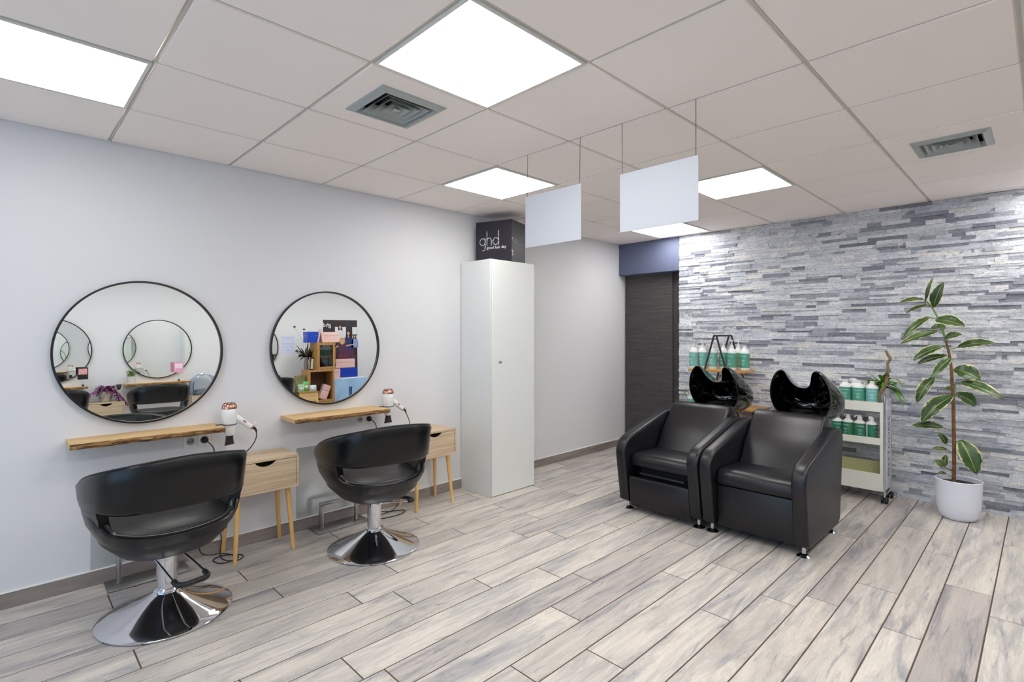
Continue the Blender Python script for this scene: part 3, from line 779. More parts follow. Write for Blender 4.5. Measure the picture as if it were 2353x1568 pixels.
def carton():
    ang = math.atan2(.326, .945)
    t = thing('cardboard_box', 'dark carton printed with white dotted letters, on top of the white cabinet', 'box', (3.114, -.398, 1.965), ang)
    W, D, H = .27, .352, .358
    MB().box(0, W, 0, D, 0, H, .002, 1).build('carton', BOXD, t)
    mb = MB(); mb.box(.10, .15, .02, .05, H, H+.012, .003); mb.box(.05, .10, .25, .28, H, H+.01, .003); mb.build('flap_tab', mat('grey_tape', (90, 88, 94), .5), t)
    # dotted word on the side facing the mirrors (x=0 plane; reading direction is -y)
    dots = []
    def arc(cx, cy, rx, ry, a0, a1, n):
        for i in range(n): a = math.radians(a0+(a1-a0)*i/(n-1)); dots.append((cx+rx*math.cos(a), cy+ry*math.sin(a)))
    def seg(x0, y0, x1, y1, n):
        for i in range(n): dots.append((x0+(x1-x0)*i/(n-1), y0+(y1-y0)*i/(n-1)))
    arc(.030, .0, .030, .033, 20, 340, 14); seg(.060, .030, .060, -.055, 8); arc(.040, -.058, .020, .026, -15, -110, 4)       # g
    seg(.080, .095, .080, -.034, 11); arc(.104, .008, .024, .026, 165, 20, 6); seg(.128, .006, .128, -.034, 4)               # h
    arc(.176, .0, .030, .033, 20, 340, 14); seg(.206, .095, .206, -.030, 11)                                               # d
    mb = MB()
    for (u, v) in dots: mb.cyl((-.0008, D-.040-u*.9, .182+v*.9), (.0004, D-.040-u*.9, .182+v*.9), .0040, n=10)
    mb.build('lettering', INK, t)
    put(text_mb('good hair day', .0345), frame((-.0006, D-.205, .128), (0, -1, 0), (0, 0, 1))).build('lettering', INK, t)
    put(text_mb('ghd', .035), frame((.02, -.0006, .075), (0, 0, -1), (1, 0, 0))).build('lettering', INK, t)
    mb = MB()
    mb.tube([(.004, -.001, .20), (.05, -.001, .203), (.12, -.001, .185), (.20, -.001, .165)], .0012, 6, 5); mb.tube([(.004, -.001, .195), (.03, -.001, .175), (.08, -.001, .165), (.13, -.001, .13), (.20, -.001, .115)], .0012, 6, 5)
    mb.tube([(.02, -.001, .183), (.09, -.001, .172), (.17, -.001, .145)], .0012, 6, 5); mb.sphere((.014, -.001, .197), .007, 8, (1, .2, 1)); mb.build('straightener_print', mat('silver_print', (196, 194, 200), .5), t)
carton()

# ------------------------------------------------------------------ shampoo chairs
def arm_profile():
    return [(.10, .058), (.058, .082), (.0, .44), (.002, .475), (.018, .512), (.05, .545), (.10, .568), (.64, .700), (.72, .706), (.78, .695), (.81, .665), (.815, .62), (.745, .085), (.70, .058)]
def wash_chair(y0, y1, label, legrest):
    """x from 3.36; y0 (far from left wall) .. y1"""
    cx = 3.36; cy = (y0+y1)/2; h = (y1-y0)/2
    t = thing('shampoo_chair', label, 'shampoo chair', (cx, cy, 0), 0, 'black leather backwash chairs'); by = -.018
    aw = .085
    for s in (-1, 1):
        a, b = (-h, -h+aw) if s < 0 else (h-aw, h)
        o = MB().prism(arm_profile(), 'y', a, b, .018, 3).build('armrest', [SALON], t, 35)
        pts = [(x+.0, (a if s < 0 else b)-s*.018, z) for x, z in [(.055, .12), (.003, .44), (.005, .475), (.02, .511), (.05, .544), (.10, .567), (.64, .699)]]
        MB().tube([(p[0], p[1], p[2]+.0005) for p in pts], .0022, 6).build('piping', SALON2, o)
    i = h-aw
    # seat cushion
    pr = [(.10, .335), (.085, .345), (.078, .37), (.082, .405), (.105, .432), (.15, .442), (.35, .432), (.50, .425), (.50, .335)]
    MB().prism(pr, 'y', -i+.003, i-.003, .014, 3).build('seat_cushion', SALON, t, 50)
    # backrest: a thick cushion leaning back with a rolled top
    pr = [(.44, .415), (.50, .50), (.535, .56), (.60, .63), (.665, .700), (.70, .742), (.735, .768), (.785, .775), (.83, .758), (.845, .72), (.80, .60), (.70, .415)]
    MB().prism(pr, 'y', -i+.001, i-.001, .018, 3).build('backrest', SALON, t, 50)
    MB().prism([((.20 if legrest else .12), .075), ((.24 if legrest else .12), .33), (.74, .33), (.72, .075)], 'y', -i, i).build('body', SALON2, t)
    if legrest:
        MB().prism([(.062, .060), (.040, .255), (.048, .270), (.078, .272), (.100, .060), (.090, .045), (.070, .045)], 'y', -i-.003, i-.006, .012, 3).build('leg_rest', SALON, t, 40)
        MB().box(.075, .12, -i+.05, i-.08, .292, .304, .003).build('support_bar', mat('dark_steel', (58, 60, 62), .4, .7), t)
    else:
        MB().box(.098, .125, -i+.001, i-.001, .060, .332, .005).build('front_panel', SALON, t)
    for fx in (.12, .68):
        for fy in (-h+.045, h-.045):
            f = MB().cyl((fx, fy, .02), (fx, fy, .078), .013, n=14).build('foot', CHROME, t)
            MB().lathe([(0, 0), (.040, 0), (.041, .005), (.030, .013), (.015, .022), (0, .023)], 20, (fx, fy, 0)).build('glide', CHROME, f)
    # tilted bowl: opening towards the seat, neck notch uppermost
    rim = [(0, .932, .12), (.030, .936, .11), (.054, .955, .085), (.072, .990, .055), (.083, 1.028, .025), (.094, 1.060, .006), (.114, 1.074, .0), (.140, 1.066, .0), (.168, 1.032, .005), (.194, .975, .015), (.208, .905, .028), (.206, .84, .045), (.188, .775, .06), (.15, .725, .075), (.08, .69, .085), (0, .68, .09)]
    full = [(y, z, x) for y, z, x in rim]+[(-y, z, x) for y, z, x in rim[-2:0:-1]]
    m = len(full); cz = .84; bx = .885
    def ring(kind, d, sc, w):
        """w morphs the notched outline into an ellipse"""
        out = []
        for q, (y, z, x) in enumerate(full):
            a = math.atan2(z-cz+(.03 if abs(y) < .1 and z > .9 else 0), y if abs(y) > 1e-6 else 1e-6)
            if abs(y) < 1e-6: a = PI/2 if z > cz else -PI/2
            # spread angle evenly on the ellipse
            ey = .228*math.cos(a); ez = cz+.15*math.sin(a)-(.085*math.exp(-(ey/.09)**2) if math.sin(a) > 0 else 0)
            yy = (y*(1-w)+ey*w)*sc; zz = cz+((z-cz)*(1-w)+(ez-cz)*w)*sc
            out.append((bx+x*(1-w*.6)+d*1.25, yy+by, zz-.10*d))
        return out
    R = [ring(0, .30, .02, 1), ring(0, .285, .45, 1), ring(0, .24, .80, .95), ring(0, .16, 1.0, .75), ring(0, .08, 1.0, .38), ring(0, .025, .97, .08), ring(0, .004, .965, 0), ring(0, -.006, .985, 0),
         ring(0, -.006, 1.01, 0), ring(0, .006, 1.035, 0), ring(0, .03, 1.06, .06), ring(0, .09, 1.13, .34), ring(0, .17, 1.16, .70), ring(0, .25, 1.04, .93), ring(0, .31, .66, 1), ring(0, .335, .25, 1), ring(0, .338, .02, 1)]
    vs = [p for r in R for p in r]; fs = [(a*m+q, a*m+(q+1) % m, (a+1)*m+(q+1) % m, (a+1)*m+q) for a in range(len(R)-1) for q in range(m)]
    fs.append(tuple(range(m))[::-1]); fs.append(tuple((len(R)-1)*m+q for q in range(m)))
    b = subsurf(MB().add(vs, fs).build('wash_basin', GLOSS, t, 180), 2)
    put(text_mb('Ceriotti', .022), frame((bx+.262, 0, .775), (0, -1, .0), (-.35, 0, .94))).build('lettering', INKG, b)
    MB().lathe([(.0, .0), (.16, .0), (.15, .02), (.06, .05), (.045, .10), (.045, .72), (.08, .76), (0, .76)], 28, (bx+.15, 0, 0)).build('basin_pedestal', mat('black_plastic', (26, 26, 28), .4), t)
    return t
wash_chair(-2.60, -1.942, 'black leather backwash chair with plain front panel, beside the trolley', False)
wash_chair(-1.936, -1.276, 'black leather backwash chair with raised leg rest, beside the dark curtain', True)

# ------------------------------------------------------------------ bottles
def label_wrap(mb, r, z0, z1, a0, a1, n=16, e=.0006):
    vs = []; fs = []
    for i in range(n+1):
        a = a0+(a1-a0)*i/n
        for z in (z0, z1): vs.append(((r+e)*math.cos(a), (r+e)*math.sin(a), z))
    for i in range(n): fs.append((2*i, 2*i+2, 2*i+3, 2*i+1))
    return mb.add(vs, fs)
TXT = {}
def bent_text(s, r, z, size, a_mid):
    if s not in TXT: TXT[s] = text_mb(s, size, .0001)
    mb = MB(); src = TXT[s]
    mb.add([((r+.0012+p[2])*math.cos(a_mid+p[0]/r), (r+.0012+p[2])*math.sin(a_mid+p[0]/r), z+p[1]) for p in src.v], src.f); return mb
def bottle(loc, r, H, pump, rz, label, grp, lm):
    """H = height to the shoulder; pump: 'long', 'short' or None"""
    t = thing('pump_bottle' if pump else 'bottle', label, 'bottle', loc, 0, grp)
    hs = H*.30 if pump != 'short' else H*.22
    MB().lathe([(0, 0), (r*.94, 0), (r, .004), (r, H), (r*.98, H+.004), (r*.80, H+hs*.45), (r*.45, H+hs*.85), (r*.36, H+hs), (0, H+hs)], 28).build('body', WHITEP, t, 45)
    z0 = H*.14 if pump != 'short' else H*.03; am = PI+rz
    lb = label_wrap(MB(), r, z0, H*.97, am-1.75, am+1.5, 22).build('label_band', lm, t)
    label_wrap(MB(), r, z0, H*.97, am+1.5, am+1.85, 4).build('amber_strip', AMBER, lb)
    mb = bent_text('PHYTODESS', r, z0+(H*.97-z0)*.80, r*.26, am)
    for k, (w, zz) in enumerate(((.5, .5), (.34, .42), (.44, .27), (.3, .2))):
        mb2 = label_wrap(MB(), r, z0+(H-z0)*zz, z0+(H-z0)*zz+H*.018, am-w*.7, am+w*.7, 6, .0012); mb.add(mb2.v, mb2.f)
    mb.build('lettering', INK, lb)
    z = H+hs
    if pump == 'long':
        p = MB().lathe([(0, z-.002), (r*.42, z-.002), (r*.40, z+.016), (r*.12, z+.020), (r*.10, z+.058), (r*.22, z+.060), (r*.24, z+.072), (0, z+.074)], 18).build('pump', WHITEP, t, 45)
        a = rz+PI*.5
        MB().tube([(0, 0, z+.066), (math.cos(a)*.022, math.sin(a)*.022, z+.068), (math.cos(a)*.034, math.sin(a)*.034, z+.058)], .0042, 8, 3).build('spout', WHITEP, p)
    elif pump == 'short':
        p = MB().lathe([(0, z-.002), (r*.46, z-.002), (r*.46, z+.022), (r*.30, z+.026), (r*.28, z+.034), (0, z+.036)], 18).build('pump', WHITEP, t, 45)
        a = rz+PI*.5
        MB().tube([(0, 0, z+.030), (math.cos(a)*.026, math.sin(a)*.026, z+.031), (math.cos(a)*.034, math.sin(a)*.034, z+.016)], .005, 8, 3).build('spout', WHITEP, p)
    else:
        MB().lathe([(0, z-.002), (r*.40, z-.002), (r*.40, z+.016), (0, z+.018)], 18).build('cap', WHITEP, t, 45)
    return t
SH = .985
RB = [(4.99, -1.10, 'long', GREEN_LABEL2, 'first'), (5.05, -1.166, 'long', GREEN_LABEL2, 'second'), (5.04, -1.276, 'long', GREEN_LABEL2, 'third'), (5.12, -1.347, 'long', GREEN_LABEL, 'fourth'),
      (5.03, -1.468, 'long', GREEN_LABEL, 'fifth'), (5.15, -1.480, 'long', GREEN_LABEL, 'sixth'), (5.07, -1.574, None, GREEN_LABEL, 'seventh')]
lab = ['outermost pump bottle at the curtain end of the folding rack', 'pump bottle second from the curtain end of the rack', 'amber-striped pump bottle inside the rack legs, nearest the front', 'pump bottle standing behind the rack apex bar',
       'front pump bottle just beyond the rack leg, bright green label', 'pump bottle with a long sideways spout, behind its neighbours', 'capped bottle without a pump at the far end of the rack shelf']
for (x, y, p, m, o), l in zip(RB, lab):
    bottle((x, y, SH+.011), .0425, .165, p, {'sixth': .6, 'fifth': -.2}.get(o, 0), l, 'green-label bottles on the folding rack', m)
TT = .780; TM = .497
for k, (x, y, p, l) in enumerate([(5.06, -2.405, None, 'capped white bottle nearest the black basin on the trolley top'), (5.06, -2.500, None, 'middle capped bottle of the front row on the trolley top'), (5.062, -2.594, None, 'capped bottle beside the driftwood branch on the trolley top'),
                                  (5.165, -2.45, 'short', 'pump bottle in the second row on the trolley top, behind the capped ones'), (5.17, -2.54, None, 'capped bottle hidden behind the middle front bottle on the trolley top')]):
    bottle((x, y, TT+.002), .044, .125, p, .12, l, 'green-label bottles on the trolley top', [GREEN_LABEL, GREEN_LABEL, GREEN_LABEL2, GREEN_LABEL, GREEN_LABEL][k])
for k, (x, y, l) in enumerate([(5.06, -2.344, 'pump bottle nearest the wash chair on the middle trolley shelf'), (5.06, -2.426, 'pump bottle second from the wash chair on the middle trolley shelf'),
                               (5.06, -2.508, 'pump bottle third from the wash chair on the middle trolley shelf'), (5.06, -2.590, 'pump bottle with a white curved spout at the trolley post, middle shelf')]):
    bottle((x, y, TM), .040, .118, 'short', [.4, -.3, .2, 1.2][k], l, 'deep-green pump bottles on the middle trolley shelf', GREEN_LABEL3)

# ------------------------------------------------------------------ trolley
def trolley():
    x0, x1 = 5.0, 5.235; y0, y1 = -2.695, -1.86
    cx, cy = (x0+x1)/2, (y0+y1)/2; hx, hy = (x1-x0)/2, (y1-y0)/2
    t = thing('trolley', 'white product trolley with chrome ends between wash chair and rubber plant', 'trolley', (cx, cy, 0))
    def tray(z, lip, name, fl=.0):
        mb = MB(); mb.box(-hx+.01, hx-.01, -hy+.018, hy-.018, z, z+.006)
        mb.box(-hx+.008, -hx+.014, -hy+.018, hy-.018, z-.012-fl, z+lip); mb.box(hx-.014, hx-.008, -hy+.018, hy-.018, z-.012-fl, z+lip)
        return mb.build(name, CREAM, t)
    tray(.774, .022, 'top_tray', .04); tray(.490, .022, 'shelf', .02)
    b = tray(.10, .128, 'bottom_bin')
    MB().box(hx-.016, hx-.0145, -hy+.02, hy-.02, .107, .285).build('liner', LYEL, b)
    mb = MB()
    for y in (-hy+.014, hy-.038): mb.box(-hx+.004, -hx+.0148, y, y+.024, .092, .798)
    mb.build('front_post', CREAM, t)
    for s in (-1, 1):
        y = s*(hy-.008)
        o = MB().box(-hx+.014, hx-.014, y-.006, y+.006, .10, .815, .002).build('side_panel', mat('satin_panel', (212, 216, 218), .3), t)
        if s < 0:
            put(text_mb('PHYTODESS', .090, .0005), frame((0.012, y-.0065, .44), (0, 0, 1), (-1, 0, 0))).build('lettering', mat('blue_grey_print', (84, 96, 118), .5), o)
        pts = [(-hx+.006, y, .05), (-hx+.006, y, .80), (-hx+.016, y, .835), (-hx+.04, y, .848), (hx-.04, y, .848), (hx-.016, y, .835), (hx-.006, y, .80), (hx-.006, y, .05)]
        MB().tube(pts, .0085, 10, 4).build('end_frame', CHROME, t)
        MB().tube([(-hx+.006, y, .062), (hx-.006, y, .062)], .007, 8).build('cross_bar', CHROME, t)
        for x in (-hx+.012, hx-.022):
            c = MB().box(x-.012, x+.012, y-.017, y+.017, .030, .056, .004).build('caster', BLK_RUB, t)
            mb = MB(); mb.cyl((x, y-.022, .0255), (x, y-.006, .0255), .0255, n=22); mb.cyl((x, y+.006, .0255), (x, y+.022, .0255), .0255, n=22); mb.build('wheel', BLK_RUB, c)
trolley()

# ------------------------------------------------------------------ folding rack behind the basin
def rack():
    t = thing('folding_rack', 'dark metal A-frame rack with wooden shelves behind the first basin', 'shelf rack', (5.08, -1.36, 0))
    zt = 1.324; sl = .28
    for x in (-.175, .165):
        for s in (-1, 1):
            MB().tube([(x, s*.012, zt), (x, s*(.012+sl*zt), 0)], .0095, 4).build('leg', mat('dark_rack_metal', (48, 42, 40), .5), t)
    MB().box(-.185, .175, -.015, .015, zt-.008, zt+.008, .002).build('top_bar', mat('dark_rack_metal', (48, 42, 40), .5), t)
    MB().box(-.160, .118, -.258, .285, SH-.012, SH+.010, .003).build('shelf', HONEY, t)
    MB().box(-.165, .155, -.385, .40, .625, .645, .003).build('shelf', HONEY, t)
    MB().box(-.165, .155, -.48, .52, .245, .265, .003).build('shelf', HONEY, t)
rack()
t = thing('cream_jar', 'small white-lidded jar with teal label low on the rack', 'jar', (4.955, -1.10, .6455))
MB().lathe([(0, 0), (.036, 0), (.037, .005), (.037, .048), (0, .048)], 24).build('body', GREEN_LABEL2, t); MB().lathe([(0, .048), (.040, .048), (.040, .066), (.037, .070), (0, .070)], 24).build('lid', WHITEP, t)

def strap(mb, base, d, L, w, droop, n=9, lift=.5, fold=.25):
    """a long leaf: starts in direction d, rises with lift, then droops"""
    b = Vector(base); d = Vector(d); d.z = 0; d.normalize(); side = Vector((-d.y, d.x, 0)); vs = []; fs = []
    for i in range(n+1):
        u = i/n; p = b+d*(L*u*(1-.15*u))+Vector((0, 0, L*(lift*u-droop*u*u))); ww = w*(math.sin(PI*min(1, u*.93+.05))**.75)
        vs += [p-side*ww+Vector((0, 0, ww*fold)), p, p+side*ww+Vector((0, 0, ww*fold))]
    for i in range(n):
        a = 3*i; fs += [(a, a+1, a+4, a+3), (a+1, a+2, a+5, a+4)]
    mb.add(vs, fs)
# spider plant on the lower rack shelf
t = thing('spider_plant', 'small spider plant with drooping leaves low beside the dark curtain', 'potted plant', (5.13, -1.03, .6455))
MB().lathe([(0, 0), (.045, 0), (.058, .085), (.060, .10), (.054, .10), (.050, .085), (0, .085)], 24).build('pot', WHITEP, t)
mb = MB()
for (dx, dy, L, lf, dr) in [(-.6, .8, .25, .75, .65), (-.9, .25, .20, .7, .9), (-.3, 1, .22, .9, 1.6), (-.8, .6, .2, 1.0, 1.9), (.5, .8, .16, .8, .9), (-.2, -1, .18, .8, .9), (.3, -.9, .16, .8, 1.0), (-1, -.4, .18, .9, 1.2), (-.5, .9, .12, 1.1, 1.0)]: strap(mb, (0, 0, .085), (dx, dy, 0), L, .007, dr, lift=lf)
mb.build('foliage', LEAFG, t)
# peace-lily like plant on the trolley
t = thing('potted_plant', 'leafy green plant in a white pot at the back of the trolley top', 'potted plant', (5.165, -2.655, .781))
MB().lathe([(0, 0), (.034, 0), (.046, .115), (.049, .125), (.044, .125), (.041, .11), (0, .11)], 4, M=Matrix.Rotation(PI/4, 4, 'Z')).build('pot', WHITEP, t, 30)
mb = MB(); rnd = random.Random(3)
for i in range(60):
    a = rnd.uniform(0, 2*PI); ca, sa = math.cos(a), math.sin(a)
    if ca > .55: continue
    L = rnd.uniform(.10, .20)*(1 if ca < .2 else .5); strap(mb, (rnd.uniform(-.02, .02), rnd.uniform(-.02, .02), .11+rnd.uniform(0, .04)), (ca, sa, 0), L, rnd.uniform(.012, .021), rnd.uniform(.4, 1.3), 8, rnd.uniform(.55, 1.3))
for (dx, dy, L, lf, dr) in [(-.2, -1, .19, .75, .55), (-.3, -.9, .18, .5, .95), (-.1, 1, .16, .95, .6), (-.5, -.8, .2, .35, 1.0)]: strap(mb, (0, 0, .12), (dx, dy, 0), L, .017, dr, lift=lf)
mb.build('foliage', LEAFG, t)
tag(MB().tube([(5.045, -2.663, .782), (5.045, -2.650, .80), (5.045, -2.645, .85), (5.048, -2.668, .90), (5.05, -2.690, .96), (5.05, -2.697, 1.02), (5.05, -2.702, 1.06), (5.05, -2.699, 1.11), (5.05, -2.716, 1.147), (5.05, -2.702, 1.175), (5.05, -2.688, 1.212)],
              [.013, .0125, .012, .0125, .012, .011, .0105, .010, .0105, .010, .008], 12, 5).build('branch', BRANCH), 'crooked brown driftwood stick standing on the trolley top', 'driftwood')

# ------------------------------------------------------------------ rubber plant
def rubber_plant():
    t = thing('rubber_plant', 'tall variegated rubber plant in an oval white pot before the stone wall', 'potted plant', (5.0, -3.135, 0))
    MB().lathe([(0, 0), (.085, 0), (.098, .006), (.112, .03), (.125, .09), (.131, .17), (.134, .27), (.136, .284), (.132, .287), (.128, .284), (.126, .25), (0, .25)], 40, sx=.95, sy=1.0).build('pot', mat('white_matte_pot', (228, 230, 240), .45), t, 45)
    MB().lathe([(0, .256), (.06, .262), (.1255, .254)], 24, sx=.95).build('soil', SOIL, t)
    Y = lambda y: y+3.135
    tr = [(0, Y(-3.108), .25), (.0, Y(-3.110), .45), (0, Y(-3.108), .65), (0, Y(-3.105), .85), (0, Y(-3.098), 1.0), (0, Y(-3.088), 1.16), (0, Y(-3.062), 1.30), (0, Y(-3.03), 1.43), (0, Y(-2.985), 1.54), (0, Y(-2.94), 1.605)]
    MB().tube(tr[:7], [.0125, .012, .0115, .011, .010, .009, .007], 12, 5).build('trunk', TRUNKM, t)
    MB().tube(tr[6:], [.0068, .0055, .004], 10, 5).build('green_stem', STEMG, t)
    # leaves: (base y,z) -> (tip y,z), depth of the tip relative to the trunk, half width, curl
    LV = [((-2.946, 1.599), (-2.99, 1.766), -.02, .012), ((-2.995, 1.547), (-3.056, 1.724), -.05, .034), ((-2.936, 1.606), (-2.792, 1.586), -.06, .018), ((-2.956, 1.567), (-2.816, 1.505), .05, .014),
          ((-2.971, 1.473), (-2.816, 1.317), -.05, .026), ((-3.01, 1.453), (-3.179, 1.402), -.10, .040), ((-3.019, 1.366), (-2.805, 1.27), -.09, .026), ((-3.058, 1.397), (-2.961, 1.385), .10, .024),
          ((-3.058, 1.305), (-3.163, 1.342), -.10, .030), ((-3.048, 1.255), (-2.88, 1.144), -.09, .032), ((-3.067, 1.188), (-2.888, 1.112), .04, .024), ((-3.133, 1.251), (-3.334, 1.284), -.05, .030),
          ((-3.096, 1.17), (-2.995, 1.03), -.13, .026), ((-3.0, 1.024), (-2.901, 0.827), -.07, .036), ((-3.115, 1.092), (-3.258, 1.022), -.04, .050), ((-3.152, .997), (-3.379, .904), -.12, .036),
          ((-3.105, .896), (-2.936, .688), -.12, .052), ((-3.11, .927), (-3.072, .954), .12, .030), ((-3.119, .909), (-3.224, .822), .10, .042), ((-3.048, .656), (-2.868, .652), -.08, .028),
          ((-3.147, .576), (-3.238, .353), -.06, .055), ((-3.067, .536), (-3.019, .615), -.03, .022), ((-3.072, .493), (-2.988, .492), -.04, .018), ((-3.048, .366), (-3.0, .407), -.03, .024), ((-3.048, .36), (-3.063, .449), .02, .020), ((-3.067, .314), (-3.019, .317), -.03, .012)]
    vs = []; fs = []; uvs = []; stems = MB()
    def trunk_at(z):
        for (a, b) in zip(tr, tr[1:]):
            if a[2] <= z <= b[2]: u = (z-a[2])/(b[2]-a[2]); return Vector(a).lerp(Vector(b), u)
        return Vector(tr[-1])
    rnd = random.Random(11)
    for (by, bz), (ty, tz), dx, hw in LV:
        B = Vector((dx*.35, Y(by), bz)); T = Vector((dx, Y(ty), tz)); D = T-B; L = D.length; d = D.normalized()
        att = trunk_at(min(1.6, max(.3, bz-.02 if bz < 1.5 else bz-.01)))
        stems.tube([att, att.lerp(B, .6)+Vector((0, 0, -.004)), B], .0026, 6, 3)
        # normal roughly towards the room and up
        nrm = Vector((-.75, rnd.uniform(-.25, .25), .55)); nrm = (nrm-d*nrm.dot(d)).normalized(); side = d.cross(nrm)
        n = 14; W = (-1, -.66, -.33, 0, .33, .66, 1); o = len(vs)
        for i in range(n+1):
            u = i/n; w = hw*1.25*(math.sin(PI*min(1, .03+u*.97))**.62)*(1-.15*u); arch = math.sin(PI*u)*L*.10
            for k in W:
                p = B+D*u+nrm*(arch-abs(k)**1.4*w*.0+abs(k)*w*.35)+side*(k*w)+nrm*(.0025*math.sin(u*30)*abs(k)); vs.append(p); uvs.append((u, abs(k)))
        q = len(W)
        for i in range(n):
            for k in range(q-1): a = o+i*q+k; fs.append((a, a+1, a+q+1, a+q))
    mb = MB(); mb.add(vs, fs); o = mb.build('foliage', RLEAF, t, 180)
    uvl = o.data.uv_layers.new(name='UVMap')
    for lp in o.data.loops: uvl.data[lp.index].uv = uvs[lp.vertex_index]
    so = o.modifiers.new('t', 'SOLIDIFY'); so.thickness = .0012
    stems.build('petioles', STEMG, t)
rubber_plant()

# ------------------------------------------------------------------ what the mirrors show on the opposite wall
# potted herb
t = thing('potted_herb', 'reflected bushy green herb in a pale concrete pot on the oak shelf', 'potted plant', (1.24, YR+.11, .803))
MB().lathe([(0, 0), (.044, 0), (.050, .085), (.050, .09), (.045, .09), (.043, .08), (0, .08)], 28).build('pot', CONC, t)
mb = MB(); rnd = random.Random(9)
for i in range(70):
    a = rnd.uniform(0, 2*PI); r0 = rnd.uniform(0, .03); strap(mb, (r0*math.cos(a), r0*math.sin(a), .085+rnd.uniform(0, .075)), (math.cos(a), math.sin(a), 0), rnd.uniform(.03, .055), .010, rnd.uniform(.2, 1), 5, rnd.uniform(.5, 1.2))
mb.build('foliage', LEAFH, t)
# purple trailing plant
t = thing('trailing_plant', 'reflected purple trailing plant in a mottled stone pot on the drawer table', 'potted plant', (.965, YR+.14, .591))
MB().lathe([(0, 0), (.045, 0), (.058, .03), (.078, .09), (.082, .135), (.074, .135), (.070, .12), (0, .12)], 28).build('pot', STONEPOT, t)
mb = MB(); rnd = random.Random(21)
for i in range(150):
    a = rnd.uniform(0, 2*PI); r0 = rnd.uniform(0, .08); strap(mb, (r0*math.cos(a), r0*math.sin(a), .12+rnd.uniform(0, .07)), (math.cos(a), math.sin(a), 0), rnd.uniform(.05, .09), .014, rnd.uniform(.3, 1.2), 5, rnd.uniform(.2, .8))
for k in range(70):
    s = 1 if k % 5 else -1; u = rnd.random(); x = s*(.07+.13*u); y = .03+.05*rnd.random(); z = .15-(.20 if s > 0 else .06)*u
    strap(mb, (x, y, z), (rnd.uniform(-1, 1), rnd.uniform(-.2, 1), 0), .06, .015, .9, 5, .3)
mb.build('foliage', LEAFP, t)
def card(x, z0, z1, w, body, ink, label):
    t = thing('card_holder', label, 'card', (x, YR+.12, .803))
    MB().box(-.012, .012, -.012, .012, 0, .022, .002).build('clip_base', BLACK, t); MB().cyl((0, 0, .02), (0, 0, z0-.803+.01), .0012, n=6).build('rod', STEEL, t)
    c = MB().box(-w/2, w/2, -.001, .001, z0-.803, z1-.803).build('card', body, t)
    MB().box(-w*.4, w*.4, .001, .0016, z0-.803+(z1-z0)*.42, z1-.803-.015).build('print', ink, c)
    return t
card(.743, .887, 1.037, .104, mat('black_card', (34, 26, 32), .4), LOGO, 'reflected black card with salmon lettering on a wire holder')
card(1.775, .92, 1.06, .112, PALEPINK, mat('pale_print', (240, 214, 226), .6), 'reflected pink leaflet on a wire holder at the shelf end')
# clear acrylic arch case
t = thing('acrylic_case', 'reflected clear acrylic arched case with dark tray on the drawer table', 'case', (2.075, YR+.15, .591))
for y in (-.10, .10):
    MB().tube([(-.15, y, .0), (-.15, y, .16), (-.10, y, .25), (0, y, .29), (.10, y, .25), (.15, y, .16), (.15, y, .0)], .006, 8, 5).build('arch', mat('blue_chrome', (160, 180, 210), .15, .9), t)
mb = MB(); pts = [Vector(p) for p in [(-.15, 0, .0), (-.15, 0, .16), (-.10, 0, .25), (0, 0, .29), (.10, 0, .25), (.15, 0, .16), (.15, 0, .0)]]; pts = catmull(pts, 5)
vs = []; 
for p in pts: vs += [(p.x, -.10, p.z), (p.x, .10, p.z)]
mb.add(vs, [(2*i, 2*i+2, 2*i+3, 2*i+1) for i in range(len(pts)-1)]).build('hood', ACRYL, t)
MB().lathe([(0, .0), (.13, .0), (.14, .03), (.11, .075), (0, .085)], 28, sy=.7).build('tray', CUSH, t)
# paper notice
t = thing('paper_notice', 'reflected pale lilac printed sheet taped to the opposite wall', 'paper', (3.32, YR+.0005, 1.13))
MB().box(-.105, .105, 0, .001, 0, .29).build('sheet', PAPER, t)
mb = MB()
for z in (.27, .262, .245, .238, .17, .162, .155, .12, .112): mb.box(-.09, .09, .001, .0014, z-.002, z)
mb.box(-.02, .02, .001, .0014, .055, .065); mb.build('print', mat('blue_grey_ink', (140, 150, 190), .7), t)
